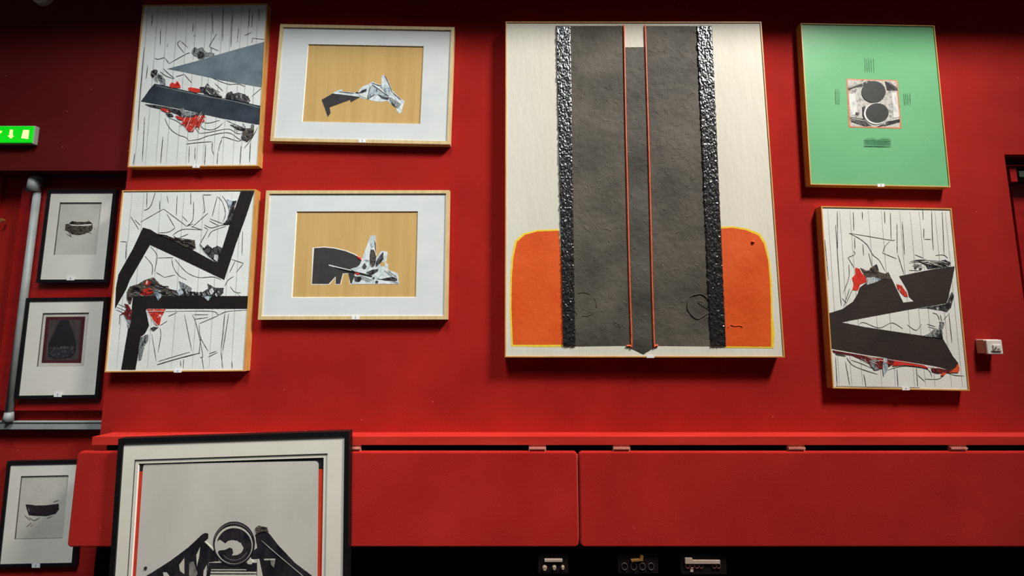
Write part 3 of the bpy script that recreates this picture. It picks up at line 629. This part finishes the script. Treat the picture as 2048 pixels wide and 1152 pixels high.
p.poly('white_bar', K(Z2, Z2s, [(472, 648), (600, 682), (850, 740), (840, 760), (590, 700), (474, 668)]), SM_WHITE, 0.2, by)
for pts, m, j in (([(1160, 400), (1220, 410), (1255, 520), (1240, 650), (1190, 705), (1150, 660), (1145, 520)], SM_BROWN, 0.4),
                  ([(1225, 250), (1245, 290), (1252, 460), (1235, 400)], SM_DARK, 0.3),
                  ([(1150, 300), (1180, 250), (1210, 330), (1170, 390)], SM_BLUE, 0.5),
                  ([(1250, 600), (1330, 480), (1370, 440), (1375, 560), (1310, 640), (1250, 690)], SM_DARK, 0.5),
                  ([(1020, 690), (1060, 620), (1095, 680), (1080, 720), (1040, 722)], SM_DARK, 0.4),
                  ([(1090, 780), (1180, 740), (1290, 720), (1280, 760), (1180, 820), (1130, 815)], SM_DARK, 0.5),
                  ([(890, 840), (1000, 850), (1010, 890), (980, 930), (900, 920)], SM_DARK, 0.5),
                  ([(1270, 880), (1330, 890), (1420, 870), (1520, 850), (1600, 880), (1600, 915), (1400, 910)], SM_DARK, 0.5),
                  (ell(1262, 935, 24, 22, 14), SM_DARK, 0.2), (ell(1210, 870, 18, 16, 12), SM_DARK, 0.1),
                  ([(560, 690), (760, 735), (1000, 785), (1190, 835), (1180, 852), (980, 806), (760, 752)], BLACKP, 0.15)):
    p.poly('paint_smear', K(Z2, Z2s, pts), m, j, by)
p.poly('red_dab', K(Z2, Z2s, [(930, 505), (1000, 540), (1010, 585), (960, 545)]), REDP, 0.2, by)
p.poly('red_dab', K(Z2, Z2s, [(900, 785), (985, 790), (950, 822)]), REDP, 0.4, by)
p.lines('ink_lines', [K(Z2, Z2s, l) for l in ([(980, 830), (1180, 910)], [(1000, 870), (1160, 940)], [(1380, 740), (1520, 850)], [(1050, 570), (1140, 590)], [(1440, 750), (1600, 860)], [(1500, 920), (1620, 950)])], INK, 1.1, by)
p.card(711, 635.3, 15, 7)

# ---- the big painting
E1 = (980, 20); E1s = 620 / 1880; E2 = (980, 380); E2s = 620 / 1984
q = [(1012, 43.1), (1522.5, 43.1), (1570, 714.4), (1008.8, 715)]
p = Pic('large_abstract_painting', 'very large cream painting with dark grey column, orange lines and orange blocks', 'painting', q, 0, 0.055, 0.006, WALLG, PINE, 0.003)
p.panel('canvas', CREAM, p.face, thick=0.012)
def stone_mat(name, c1, c2, seed):
    m = mat(name, c1, c2, 5, 0.72, 0.9, 26, (1, 1, 1), spec=0.3, ramp=(0.3, 0.7), detail=8, bdist=0.004)
    N = m.node_tree.nodes; L = m.node_tree.links
    mp = [n for n in N if n.type == 'MAPPING'][0]; mp.inputs['Location'].default_value = (seed, seed * 1.7, seed * 0.3)
    bp = [n for n in N if n.type == 'BUMP'][0]; b = N['Principled BSDF']
    mg = N.new('ShaderNodeTexNoise'); mg.inputs['Scale'].default_value = 20; mg.inputs['Detail'].default_value = 6; mg.inputs['Distortion'].default_value = 2.5
    L.new(mp.outputs[0], mg.inputs['Vector'])
    rp = N.new('ShaderNodeValToRGB'); L.new(mg.outputs['Fac'], rp.inputs[0])
    e = rp.color_ramp.elements; e[0].position = 0.60; e[1].position = 0.68; e[0].color = (0, 0, 0, 1); e[1].color = (1, 1, 1, 1)
    b2 = N.new('ShaderNodeBump'); b2.inputs['Strength'].default_value = 0.4; b2.inputs['Distance'].default_value = 0.006
    L.new(rp.outputs[0], b2.inputs['Height']); L.new(bp.outputs[0], b2.inputs['Normal']); L.new(b2.outputs[0], b.inputs['Normal'])
    return m
STONE = stone_mat('dark_grey_impasto', (58, 54, 46), (96, 90, 78), 0.0)
STONE2 = stone_mat('dark_grey_impasto_centre', (56, 54, 47), (90, 87, 77), 3.0)
p.poly('yellow_edge', K(E2, E2s, [(440, 250), (300, 256), (215, 276), (160, 325), (138, 430), (130, 560), (127, 750), (137, 1000), (300, 1004), (480, 1004), (470, 600)]), YELLOW, 0.5, label='thin yellow edge around the left orange block')
p.poly('orange_block', K(E2, E2s, [(440, 260), (300, 266), (225, 286), (172, 332), (150, 430), (140, 560), (137, 750), (147, 990), (300, 990), (480, 990), (470, 600)]), ORANGE, 0.35, label='orange block with rounded corner')
p.poly('yellow_edge', K(E2, E2s, [(1480, 234), (1550, 231), (1640, 245), (1730, 280), (1765, 335), (1790, 450), (1804, 600), (1810, 800), (1822, 915), (1815, 1012), (1500, 1010), (1490, 600)]), YELLOW, 0.5, label='thin yellow edge around the right orange block')
p.poly('orange_block', K(E2, E2s, [(1480, 246), (1550, 242), (1640, 257), (1720, 292), (1753, 345), (1780, 450), (1793, 600), (1798, 800), (1800, 1003), (1500, 1000), (1490, 600)]), ORANGE, 0.35, label='orange block with rounded corner')
p.poly('grey_field', [(1136, 52), (1247.5, 51.5), (1263, 691), (1146, 692.5)], STONE, 0.4)
p.poly('grey_field', [(1291, 52), (1398, 52), (1426, 692), (1309, 691)], STONE, 0.4)
p.poly('grey_centre', [(1250, 94.5), (1289, 94), (1308.5, 690), (1313, 692.5), (1286.6, 708.5), (1256, 693), (1263, 690)], STONE2, 0.35, label='dark grey centre strip ending in a point')
fy = p.face
def tarband(name, xl0, xl1, xr0, xr1, y0, y1, seed):
    nx, ny = 30, 420; vs_ = []; fs = []
    for j in range(ny + 1):
        fj = j / ny; y = y0 + (y1 - y0) * fj
        el = noise.noise(Vector((seed, y * 0.12, 0))) * 1.6 + noise.noise(Vector((seed, y * 0.5, 3))) * 1.0; er = noise.noise(Vector((seed + 9, y * 0.12, 0))) * 1.2 + noise.noise(Vector((seed + 4, y * 0.5, 3)))
        for i in range(nx + 1):
            fi = i / nx; a = xl0 + (xl1 - xl0) * fj + el; b_ = xr0 + (xr1 - xr0) * fj + er
            x = a + (b_ - a) * fi
            h = 0.0055 + 0.0030 * noise.noise(Vector((x * 0.30, y * 0.10, seed))) + 0.0036 * noise.noise(Vector((x * 0.8, y * 0.33, seed + 5))) + 0.0024 * noise.noise(Vector((x * 1.6, y * 1.0, seed + 8)))
            if i in (0, nx) or j in (0, ny): h = 0.0
            vs_.append(P(x, y, fy - max(h, 0.0004 if 0 < i < nx else 0)))
    for j in range(ny):
        for i in range(nx):
            k = j * (nx + 1) + i; fs.append((k, k + nx + 1, k + nx + 2, k + 1))
    return mesh(name, vs_, fs, TAR, p.root, True)
TAR = mat('glossy_black_tar', (16, 15, 15), (26, 25, 25), 60, 0.28, 0.4, 160, spec=1.0)
_b = TAR.node_tree.nodes['Principled BSDF']; _b.inputs['Coat Weight'].default_value = 1.0; _b.inputs['Coat Roughness'].default_value = 0.25; _b.inputs['Coat IOR'].default_value = 1.9
tarband('tar_band', 1112, 1126, 1141, 1151, 51.5, 693, 2.0)['label'] = 'glossy black tar band along the left of the grey field'
tarband('tar_band', 1393, 1421, 1424, 1452.5, 51.5, 693, 11.0)['label'] = 'glossy black tar band along the right of the grey field'
p.layer += 6
for pts in ([(1247.8, 51), (1250.5, 200), (1254.5, 380), (1259, 560), (1263, 684), (1260, 691), (1252.5, 691.5)], [(1290, 51), (1294.5, 200), (1299.5, 380), (1304, 560), (1308, 684), (1310, 690.5), (1316, 691)]):
    sp = spline(pts, False, 6)
    tube('orange_cord', [P(x, y, fy - 0.003) for x, y in sp], [0.0042 * (1 + 0.15 * noise.noise(Vector((x, y * .2, 1)))) for x, y in sp], ORLINE, p.root, 6)
c = K(E2, E2s, [(1262, 745), (1275, 690), (1310, 672), (1355, 668), (1390, 695), (1412, 735), (1412, 775), (1375, 800), (1330, 825), (1295, 805), (1272, 775)])
tube('impasto_ring', [P(x, y, fy - 0.0018) for x, y in spline(c, True, 4)], [0.0026 + 0.0012 * noise.noise(Vector((i * .4, 0, 0))) for i in range(44)], STONE, p.root, 6, True)
tube('impasto_ridge', [P(x, y, fy - 0.0016) for x, y in spline(K(E2, E2s, [(1330, 720), (1365, 745), (1408, 770)]), False, 4)], 0.0016, STONE, p.root, 6)
rp_ = K(E2, E2s, [(560, 665), (600, 655), (640, 668), (672, 700), (682, 735), (672, 775), (640, 800), (600, 806), (560, 795), (540, 760), (538, 715)])
sp = spline(rp_, True, 4)
for a_, b_ in ((0, 9), (11, 19), (20, 30), (32, 41)):
    tube('impasto_ridge', [P(x, y, fy - 0.0014) for x, y in sp[a_:b_]], [0.0012 + 0.0014 * abs(noise.noise(Vector((i * .7, a_, 0)))) for i in range(b_ - a_)], STONE, p.root, 6)
bm = bmesh.new(); a = P(1506, 484, fy - 0.002); bmesh.ops.create_icosphere(bm, subdivisions=2, radius=0.0085)
for v_ in bm.verts: v_.co = Vector((v_.co.x * 1.1, v_.co.y * 0.8, v_.co.z * 0.8)) + a
frombm('paint_lump', bm, ORANGE, p.root, True)
tube('paint_crease', [P(x, y, fy - 0.002) for x, y in spline(K(E2, E2s, [(1525, 880), (1540, 862), (1560, 870), (1600, 868), (1618, 878)]), False, 4)], 0.0014, ORANGE, p.root, 6)
p.card(1301, 713, 15, 5.5, False)

# ---- green painting
G0 = (1580, 20); G0s = 340 / 1031; GZ = (1660, 140); GZs = 180 / 1220
q = [(1601.4, 45.7), (1868.6, 51.3), (1901.6, 374.5), (1621.2, 369)]
p = Pic('green_painting', 'sea green panel with small square of two black discs', 'painting', q, 0, 0.036, 0.005, WALLG, mat('yellow_pine', (206, 160, 84), (222, 180, 104), 10, 0.5, 0.2, 60, (1, 6, 1)), 0.003)
p.panel('canvas', GREENP, p.face, thick=0.012)
p.poly('orange_border', K(GZ, GZs, [(222, 118), (916, 138), (968, 795), (256, 778)]), mat('dull_orange_paint', (204, 108, 70), (222, 140, 100), 40, 0.5), 0.2)
p.poly('grey_ground', K(GZ, GZs, [(240, 134), (900, 150), (945, 778), (278, 765)]), smear('mottled_pale_grey', [(120, 120, 118), (176, 174, 168), (200, 198, 192), (160, 158, 152), (206, 204, 198)], 40, (1, 1, 1)), 0)
for pts, m, j in (([(245, 240), (490, 150), (560, 145), (440, 225), (330, 245), (250, 275)], SM_DARK, 0.4), ([(740, 150), (840, 190), (912, 240), (918, 282), (770, 278), (758, 215)], SM_DARK, 0.4),
                  ([(260, 320), (350, 330), (365, 600), (290, 615), (262, 470)], SM_WHITE, 0.6), ([(835, 310), (900, 300), (925, 480), (940, 635), (860, 645), (845, 480)], SM_WHITE, 0.6),
                  ([(278, 640), (460, 660), (460, 690), (280, 668)], SM_DARK, 0.2), ([(280, 680), (460, 690), (560, 755), (470, 762), (290, 700)], SM_DARK, 0.4),
                  ([(790, 690), (945, 660), (948, 705), (760, 755), (640, 768), (700, 740)], SM_DARK, 0.4), ([(350, 570), (400, 580), (390, 610), (345, 605)], SM_DARK, 0.6),
                  ([(440, 500), (480, 480), (470, 680), (540, 745), (480, 700), (440, 610)], SM_DARK, 0.3)):
    p.poly('grey_stroke', K(GZ, GZs, pts), m, j)
p.lines('white_lines', [K(GZ, GZs, [(280, 655), (460, 685)]), K(GZ, GZs, [(800, 690), (945, 662)]), K(GZ, GZs, [(250, 245), (400, 190), (500, 145)])], WHITE2, 1.0)
p.poly('black_disc', K(GZ, GZs, ell(592, 295, 163, 146)), mat('soft_black_paint', (34, 38, 36), (44, 48, 46), 8, 0.6, 0.2, 60), 0.15)
p.poly('white_ring', K(GZ, GZs, ell(630, 590, 170, 146)), SM_WHITE, 0.25)
p.poly('black_disc', K(GZ, GZs, ell(640, 583, 156, 134)), MATS['soft_black_paint'], 0.15)
DG = mat('dark_green_line', (40, 104, 62), (52, 124, 76), 20, 0.6)
p.lines('scored_lines', [K(GZ, GZs, [(490, 928), (620, 925)]), K(GZ, GZs, [(680, 922), (815, 930)])] + [(1.5, K(GZ, GZs, [(465, y), (640, y + 3), (830, y + 7)])) for y in (945, 967, 988, 1008, 1024)], DG, 0.9)
DG2 = mat('soft_green_line', (92, 164, 116), (100, 170, 122), 20, 0.6)
p.lines('scored_lines', [K(GZ, GZs, [(x, 240), (x + 5, 455)]) for x in (82, 96, 110, 124, 136)] + [K(G0, G0s, [(x, 285), (x + 3, 372)]) for x in (458, 470, 482, 495, 510)] + [K(GZ, GZs, [(x, 300), (x + 8, 470)]) for x in (1010, 1035, 1060, 1090)], DG2, 1.0)
p.card(1762, 370.5, 14, 6)

# ---- white abstract, black V (lower right)
H0 = (1600, 390); H0s = 448 / 1259; H1 = (1640, 450); H1s = 280 / 1698; H2 = (1640, 620); H2s = 310 / 1984
q = [(1642, 412.2), (1903, 416.5), (1939.8, 782), (1665.8, 776.5)]
p = Pic('abstract_painting', 'white abstract panel with big black sideways V touched with red', 'painting', q, 0, 0.038, 0.006, WALLG, PINE, 0.003)
p.panel('canvas', WHITE, p.face, thick=0.012)
p.lines('pencil_lines', planks(q, [(u, 0.02, 0.98) for u in (0.05, 0.14, 0.22, 0.36, 0.46, 0.6, 0.68, 0.75, 0.87, 0.95)]), PENCIL, 0.8)
ink = [K(H0, H0s, l) for l in ([(210, 90), (212, 300)], [(300, 95), (303, 200)], [(350, 95), (352, 140)], [(475, 90), (478, 160)], [(508, 100), (513, 250)], [(545, 160), (547, 330)], [(575, 150), (588, 335)], [(690, 85), (693, 140)], [(740, 90), (745, 240), (750, 310)], [(800, 95), (810, 335)], [(140, 250), (160, 480)])]
ink += [K(H1, H1s, l) for l in ([(355, 100), (470, 160), (570, 240), (640, 360), (720, 430), (790, 560)], [(355, 100), (600, 140), (860, 185), (910, 180)], [(850, 195), (790, 260), (760, 340)], [(760, 340), (930, 410)], [(410, 310), (430, 355)], [(430, 355), (340, 395)], [(340, 395), (415, 520)], [(945, 360), (1020, 600)], [(590, 340), (630, 500)],
        [(350, 480), (350, 640), (280, 830)], [(390, 790), (320, 950)], [(320, 950), (270, 890)], [(360, 770), (290, 990)], [(190, 0), (240, 760), (260, 980)], [(420, 150), (425, 290)], [(520, 230), (530, 370)], [(1260, 40), (1260, 160)], [(1260, 172), (1350, 175)], [(1150, 360), (1250, 400)], [(1140, 430), (1300, 430), (1450, 440), (1560, 500)], [(1400, 370), (1500, 365), (1550, 405)], [(1080, 550), (1200, 555)])]
ink += [K(H2, H2s, l) for l in ([(340, 610), (440, 720), (740, 825)], [(870, 770), (960, 740), (1080, 720), (1260, 735), (1390, 770), (1435, 860)], [(1250, 830), (1340, 915)], [(1340, 885), (1510, 885), (1580, 840)], [(1620, 800), (1720, 835), (1850, 845)], [(500, 185), (560, 160), (760, 230), (920, 165), (1060, 240)], [(1120, 190), (1230, 260), (1300, 180)],
        [(1440, 35), (1500, 60), (1530, 130)], [(1540, 60), (1560, 150)], [(1640, 60), (1580, 130)], [(1650, 40), (1690, 420)], [(325, 660), (380, 960)], [(560, 820), (590, 980)], [(985, 760), (1000, 980)], [(1235, 740), (1250, 980)], [(200, 600), (220, 980)], [(200, 975), (600, 985), (1280, 995)], [(1370, 180), (1480, 215)], [(1380, 215), (1480, 240)], [(1700, 600), (1740, 640)], [(400, 640), (560, 700), (700, 760)])]
ink += [(3.2, K(H2, H2s, [(195, 565), (330, 592)]))]
p.lines('ink_lines', ink, INK, 1.2)
p.poly('black_vee', K(H1, H1s, [(110, 1070), (270, 1020), (400, 930), (460, 830), (480, 760), (560, 700), (830, 650), (870, 650), (1010, 940), (1140, 925), (1080, 870), (1060, 790), (960, 620), (1200, 570), (1400, 530), (1560, 510), (1635, 500), (1610, 640), (1548, 925), (1530, 950), (1000, 1040)]) +
       K(H2, H2s, [(400, 132), (275, 158), (560, 215), (1250, 320), (1570, 360), (1640, 480), (1700, 590), (1770, 680), (1780, 760), (1700, 780), (1560, 740), (1300, 690), (850, 620), (150, 495), (120, 100)]), mat('warm_black_paint', (42, 34, 29), (52, 42, 36), 5, 0.6, 0.3, 90), 0.2, label='large black sideways V')
for nm, o, s_, pts, m, j in (
    ('black_stroke', H1, H1s, [(1600, 810), (1625, 860), (1590, 1000), (1540, 1055), (1480, 1040), (1300, 1010), (1200, 1012), (1530, 958), (1565, 880)], SM_DARK, 0.3),
    ('red_dab', H1, H1s, [(430, 515), (480, 530), (500, 570), (560, 650), (570, 690), (490, 720), (460, 795), (395, 790), (410, 720), (390, 640), (430, 600)], REDP, 0.5),
    ('red_dab', H1, H1s, [(930, 715), (990, 735), (1050, 820), (1070, 870), (1030, 870), (980, 820), (940, 770)], SM_RED, 0.4),
    ('black_stroke', H1, H1s, [(490, 520), (560, 550), (600, 550), (610, 520), (690, 475), (720, 570), (790, 590), (830, 570), (870, 655), (740, 662), (620, 630), (560, 640)], SM_BROWN, 0.4),
    ('blue_dab', H1, H1s, [(560, 640), (660, 630), (740, 660), (690, 690), (570, 725)], SM_BLUE, 0.6),
    ('black_stroke', H1, H1s, [(1180, 430), (1250, 455), (1290, 445), (1420, 440), (1520, 420), (1590, 460), (1560, 500), (1400, 520), (1310, 530), (1285, 485)], SM_DARK, 0.6),
    ('paint_dab', H1, H1s, ell(1162, 515, 16, 20, 12), SM_DARK, 0.4), ('paint_dab', H1, H1s, ell(1222, 532, 16, 14, 12), SM_DARK, 0.4),
    ('black_stroke', H2, H2s, [(165, 515), (400, 552), (640, 600), (820, 622), (960, 642), (940, 690), (880, 725), (810, 745), (740, 760), (690, 700), (640, 690), (560, 640), (420, 580), (280, 560), (180, 540)], SM_MAROON, 0.5),
    ('red_dab', H2, H2s, [(950, 640), (1100, 660), (1260, 695), (1340, 712), (1390, 750), (1250, 722), (1070, 702), (930, 720)], REDP, 0.5),
    ('paint_dab', H2, H2s, [(650, 610), (720, 620), (700, 700), (760, 760), (700, 770), (640, 690)], SM_GREY, 0.7),
    ('blue_dab', H2, H2s, [(810, 612), (860, 618), (872, 760), (815, 852), (803, 740)], SM_BLUE, 0.4),
    ('red_dab', H2, H2s, [(1770, 680), (1787, 750), (1775, 800), (1700, 800), (1620, 798), (1590, 840), (1550, 840), (1570, 790), (1600, 775), (1700, 770), (1745, 740)], mat('orange_red_paint', (222, 78, 34), (232, 96, 48), 30, 0.5), 0.5),
    ('paint_dab', H2, H2s, [(1430, 745), (1520, 745), (1600, 760), (1700, 775), (1640, 800), (1500, 805), (1440, 785)], SM_MAROON, 0.5),
    ('paint_dab', H2, H2s, [(1310, 335), (1400, 300), (1480, 230), (1530, 270), (1540, 150), (1590, 160), (1590, 210), (1560, 260), (1570, 290), (1550, 350), (1400, 345)], SM_GREY, 0.6),
    ('paint_dab', H2, H2s, [(1500, 260), (1560, 250), (1575, 360), (1490, 355)], SM_DARK, 0.5)):
    p.poly(nm, K(o, s_, pts), m, j)
p.lines('white_streak', [K(H2, H2s, [(160, 512), (500, 570), (820, 612)]), K(H2, H2s, [(850, 632), (1250, 690), (1540, 738)]), K(H1, H1s, [(1535, 952), (1560, 890), (1590, 810)]), K(H1, H1s, [(1290, 465), (1450, 450), (1560, 505)])], WHITE2, 1.0)
p.hatch('black_strokes', K(H1, H1s, [(1150, 380), (1600, 430), (1590, 500), (1180, 520)]), INK, 10, 8, 12, 30, (0.6, 1.6))
p.hatch('white_strokes', K(H1, H1s, [(1250, 430), (1560, 430), (1560, 500), (1280, 500)]), WHITE2, 5, 14, 10, 24, (0.5, 1.1))
p.hatch('red_strokes', K(H2, H2s, [(400, 560), (900, 640), (900, 690), (450, 580)]), REDP, 6, 10, 8, 18, (0.7, 1.5))
p.hatch('white_strokes', K(H2, H2s, [(300, 560), (820, 640), (800, 740), (600, 660)]), WHITE2, 7, 20, 8, 20, (0.5, 1.1))
p.hatch('grey_strokes', K(H2, H2s, [(1400, 300), (1560, 180), (1580, 330)]), SM_GREY, 7, 75, 6, 14, (0.6, 1.4))
p.card(1812, 777.5, 15, 6)

# ---- three small black framed prints on the recess wall
def small(label, q, win, cardxy):
    p = Pic('small_framed_print', label, 'picture', q, RD - 0.03 if q[0][1] < 800 else RD, 0.020, 0.017, SMALLG, BLACKFR, 0.004)
    p.sheet = p.face + 0.005
    p.panel('print_paper', PAPER, p.sheet, thick=0.004)
    p.mount('mat', win, MATWARM, p.face, 0.005, bevel=0.0004, core=DARKCORE)
    p.card(*cardxy)
    return p
S1 = (0, 330); S1s = 260 / 1109; S1Z = (100, 410); S1Zs = 120 / 1536
p = small('small black framed print of dark capsule shape, topmost of three in the recess', [(94.5, 378), (232, 379.5), (214, 565.5), (72.5, 565.5)], [(120.3, 404.5), (203.5, 405), (192, 510), (107, 509.3)], (140.5, 557, 15, 7))
p.poly('dark_shape', K(S1Z, S1Zs, [(400, 490), (480, 480), (560, 410), (700, 430), (900, 430), (1000, 410), (1080, 470), (1095, 590), (1050, 670), (980, 700), (880, 745), (720, 775), (560, 750), (480, 690), (390, 640), (385, 580)]), SM_BROWN, 0.4, p.sheet, 'smeared dark capsule shape')
p.poly('pale_band', K(S1Z, S1Zs, [(470, 492), (700, 512), (1060, 488), (1060, 520), (850, 536), (580, 532)]), MATWARM, 0.1, p.sheet)
p.lines('ink_marks', [K(S1Z, S1Zs, l) for l in ([(975, 370), (995, 390)], [(380, 640), (470, 655)], [(420, 740), (540, 810)], [(480, 700), (560, 830)], [(980, 700), (1060, 730)], [(1130, 590), (1150, 640)])], INK, 1.2, p.sheet)
S2 = (0, 570); S2s = 260 / 966; S2Z = (70, 620); S2Zs = 110 / 1056
p = small('small black framed print of dark bell shape on maroon, middle of three in the recess', [(51.5, 594.8), (213.5, 595), (196.5, 797), (30, 798)], [(84.8, 625.7), (177.6, 625.7), (168.2, 732.8), (74.8, 732.8)], (115, 789.5, 15, 8.5))
p.poly('maroon_sheet', K(S2Z, S2Zs, [(213, 132), (965, 125), (885, 1015), (125, 1015)]), mat('maroon_print', (62, 18, 22), (78, 24, 30), 12, 0.7), 0, p.sheet)
p.poly('grey_sheet', K(S2Z, S2Zs, [(270, 190), (890, 185), (830, 960), (190, 960)]), mat('taupe_print', (58, 50, 48), (72, 62, 60), 30, 0.7, stretch=(3, 1, 0.5)), 0.2, p.sheet)
p.poly('dark_bell', K(S2Z, S2Zs, [(480, 195), (640, 190), (710, 370), (790, 620), (780, 800), (700, 920), (400, 950), (255, 900), (260, 650), (380, 400)]), mat('blue_black_print', (22, 20, 24), (30, 28, 32), 10, 0.7), 0.3, p.sheet, 'dark bell shape')
p.poly('grey_smudge', K(S2Z, S2Zs, [(290, 700), (450, 720), (520, 690), (640, 700), (750, 690), (740, 820), (650, 890), (420, 930), (280, 850)]), smear('smoky_print', [(28, 28, 32), (48, 50, 54), (32, 32, 36), (80, 82, 84), (30, 30, 34)], 60), 0.5, p.sheet)
S3 = (0, 840); S3s = 240 / 886; S3Z = (20, 940); S3Zs = 130 / 1070
p = small('small black framed print of dark brush stroke, lowest of three, partly behind the red flap', [(13.5, 921.5), (166.5, 921), (151, 1134), (-8.5, 1136)], [(42, 951.6), (138, 951), (124.6, 1077), (29.3, 1077.9)], (71.5, 1131.5, 16, 8))
p.poly('dark_stroke', K(S3Z, S3Zs, [(255, 565), (330, 570), (440, 585), (600, 580), (800, 555), (805, 650), (750, 720), (600, 760), (430, 755), (310, 745), (280, 660)]), smear('plum_black_stroke', [(36, 28, 34), (48, 38, 44), (30, 24, 28), (56, 46, 52)], 40, (0.4, 1, 1)), 0.35, p.sheet, 'dark plum brush stroke')
p.lines('ink_marks', [K(S3Z, S3Zs, l) for l in ([(310, 780), (400, 830), (490, 780)], [(270, 940), (350, 870)], [(330, 930), (380, 900)], [(600, 800), (700, 760)], [(240, 750), (330, 830)], [(710, 530), (800, 500)], [(300, 620), (320, 690)])], mat('olive_ink', (96, 94, 84), (130, 126, 114), 40, 0.7), 1.6, p.sheet)

# ---- large black framed print leaning in front
QO = (200, 850); QS = 520 / 1984; QZ = (290, 1030); QZs = 410 / 2048
QY = -0.146
q = [(229, 874.5), (695, 866), (696.5, 1428), (207.2, 1428)]
p = Pic('large_framed_print', 'large black framed print of machine part standing in front of the red flap', 'picture', q, QY + 0.035, 0.035, 0.022, None, BLACKFR, 0.006)
IVORY = mat('ivory_mount_large', (224, 217, 200), (229, 222, 205), 8, 0.85, 0.1, 300, spec=0.15)
s1 = p.face + 0.005; s2 = s1 + 0.005
p.panel('print_sheet', mat('black_print_border', (24, 20, 20), (30, 26, 26), 10, 0.7), s2, thick=0.004)
def QK(pts): return K(QO, QS, pts)
def dn(t, b, y):     # extend a side line down the picture
    f = (y - t[1]) / (b[1] - t[1]); return (t[0] + (b[0] - t[0]) * f, y)
yb = 1990
p.mount('mat', QK([(260, 256), (1725, 226)]) + QK([(1720, yb), (158, yb)]), IVORY, p.face, 0.005, bevel=0.0004, core=DARKCORE)
p.mount('inner_mat', QK([(300, 286), (1697, 258)]) + QK([(1688, yb - 40), (180, yb - 40)]), IVORY, s1, 0.005)
for l_, r_ in (([(290, 355), (238, 1152)], [(327, 355), (272, 1152)]), ([(1668, 338), (1660, 1152)], [(1700, 338), (1692, 1152)])):
    a0, a1 = dn(l_[0], l_[1], 1860), dn(r_[0], r_[1], 1860)
    p.poly('red_strip', QK([l_[0], r_[0], a1, a0]), mat('red_print_strip', (208, 52, 26), (216, 60, 32), 10, 0.7), 0, s2, 'narrow red side strip')
PAPERQ = mat('grey_ivory_print', (198, 190, 178), (210, 203, 191), 4, 0.8, 0.3, 14, (1, 1, 0.5))
la, ra = dn((330, 310), (274, 1152), 1930), dn((1668, 290), (1660, 1152), 1930)
p.poly('printed_sheet', QK([(352, 298), (1640, 276), (1660, 282), (1668, 300), ra, la, (328, 330), (334, 306)]), PAPERQ, 0, s2)
DK = smear('black_print_ink', [(18, 15, 18), (30, 26, 30), (46, 40, 44), (22, 18, 22)], 20, (1, 1, 0.4))
def Z(pts): return K(QZ, QZs, pts)
p.poly('machine_arm', Z([(570, 195), (600, 178), (632, 185), (632, 235), (600, 262), (700, 365), (740, 462), (640, 472), (600, 640), (590, 1500), (400, 1600), (-20, 1500), (-80, 660), (60, 580), (250, 460), (430, 325)]), DK, 0.5, s2, 'dark left arm of the printed machine part')
p.poly('machine_arm', Z([(1100, 200), (1150, 162), (1235, 180), (1330, 300), (1500, 480), (1660, 600), (1720, 660), (1640, 1500), (1300, 1600), (1150, 1500), (1130, 440), (1060, 440), (1055, 370), (1120, 330)]), DK, 0.5, s2, 'dark right arm of the printed machine part')
p.poly('machine_base', Z([(640, 478), (1120, 478), (1150, 700), (1190, 1500), (900, 1700), (580, 1500), (590, 700)]), DK, 0.3, s2)
LT = mat('pale_print_gap', (196, 190, 172), (206, 200, 184), 20, 0.8)
for pts in ([(340, 500), (392, 430), (392, 590), (350, 560)], [(512, 400), (550, 320), (540, 420), (518, 512)], [(180, 575), (215, 575), (262, 640), (190, 640)], [(1190, 440), (1302, 438), (1300, 450), (1190, 452)], [(1120, 440), (1140, 440), (1180, 640), (1120, 640)],
            [(660, 545), (1010, 545), (1010, 552), (660, 552)], [(655, 568), (1112, 570), (1112, 584), (655, 582)], [(650, 598), (1112, 598), (1112, 640), (650, 640)], [(596, 268), (610, 268), (690, 350), (680, 360)], [(1010, 440), (1040, 425), (1085, 470), (1060, 495), (1025, 490)], [(585, 560), (615, 500), (605, 640), (580, 640)]):
    p.poly('pale_gap', Z(pts), LT, 0.25, s2)
p.poly('grey_smudge', Z([(1250, 450), (1300, 455), (1285, 525), (1260, 500)]), smear('smoky_grey_print', [(60, 56, 56), (120, 114, 108), (150, 144, 136)], 30), 0.4, s2)
p.poly('grey_smudge', Z([(440, 480), (480, 470), (520, 590), (500, 640), (440, 640)]), MATS['smoky_grey_print'], 0.4, s2)
p.poly('outer_ring', Z(ell(888, 288, 208, 222, 40)), DK, 0.2, s2)
p.poly('ring_light', Z(ell(886, 300, 190, 190, 40)), LT, 0.2, s2)
p.poly('inner_ring', Z(ell(890, 308, 176, 178, 40)), DK, 0.2, s2)
p.poly('ring_gap', Z([(700, 320), (712, 270), (745, 248), (770, 262), (800, 285), (830, 260), (870, 252), (920, 258), (960, 285), (985, 330), (965, 375), (920, 400), (868, 405), (882, 375), (870, 335), (845, 325), (800, 348), (740, 355), (712, 385)]), PAPERQ, 0.4, s2)
p.lines('ring_lines', [Z(ell(890, 310, 140, 140, 16, 0.4, 2.6)), Z(ell(888, 296, 200, 212, 20, 3.4, 6.0))], mat('mid_grey_print', (130, 124, 118), None, 5, 0.8), 1.1, s2)
p.lines('pale_line', [Z([(1165, 255), (1330, 400), (1580, 610), (1640, 660)]), Z([(592, 266), (690, 352)])], LT, 1.3, s2)
p.poly('dot', Z(ell(2, 532, 14, 15, 14)), DK, 0, s2)
p.poly('soft_shadow_stroke', Z([(1100, 130), (1130, 105), (1160, 115), (1215, 125), (1230, 165), (1150, 170), (1110, 200)]), MATS['dragged_umber_paint'], 0.8, s2)  # brown smudge printed at the ring's upper right
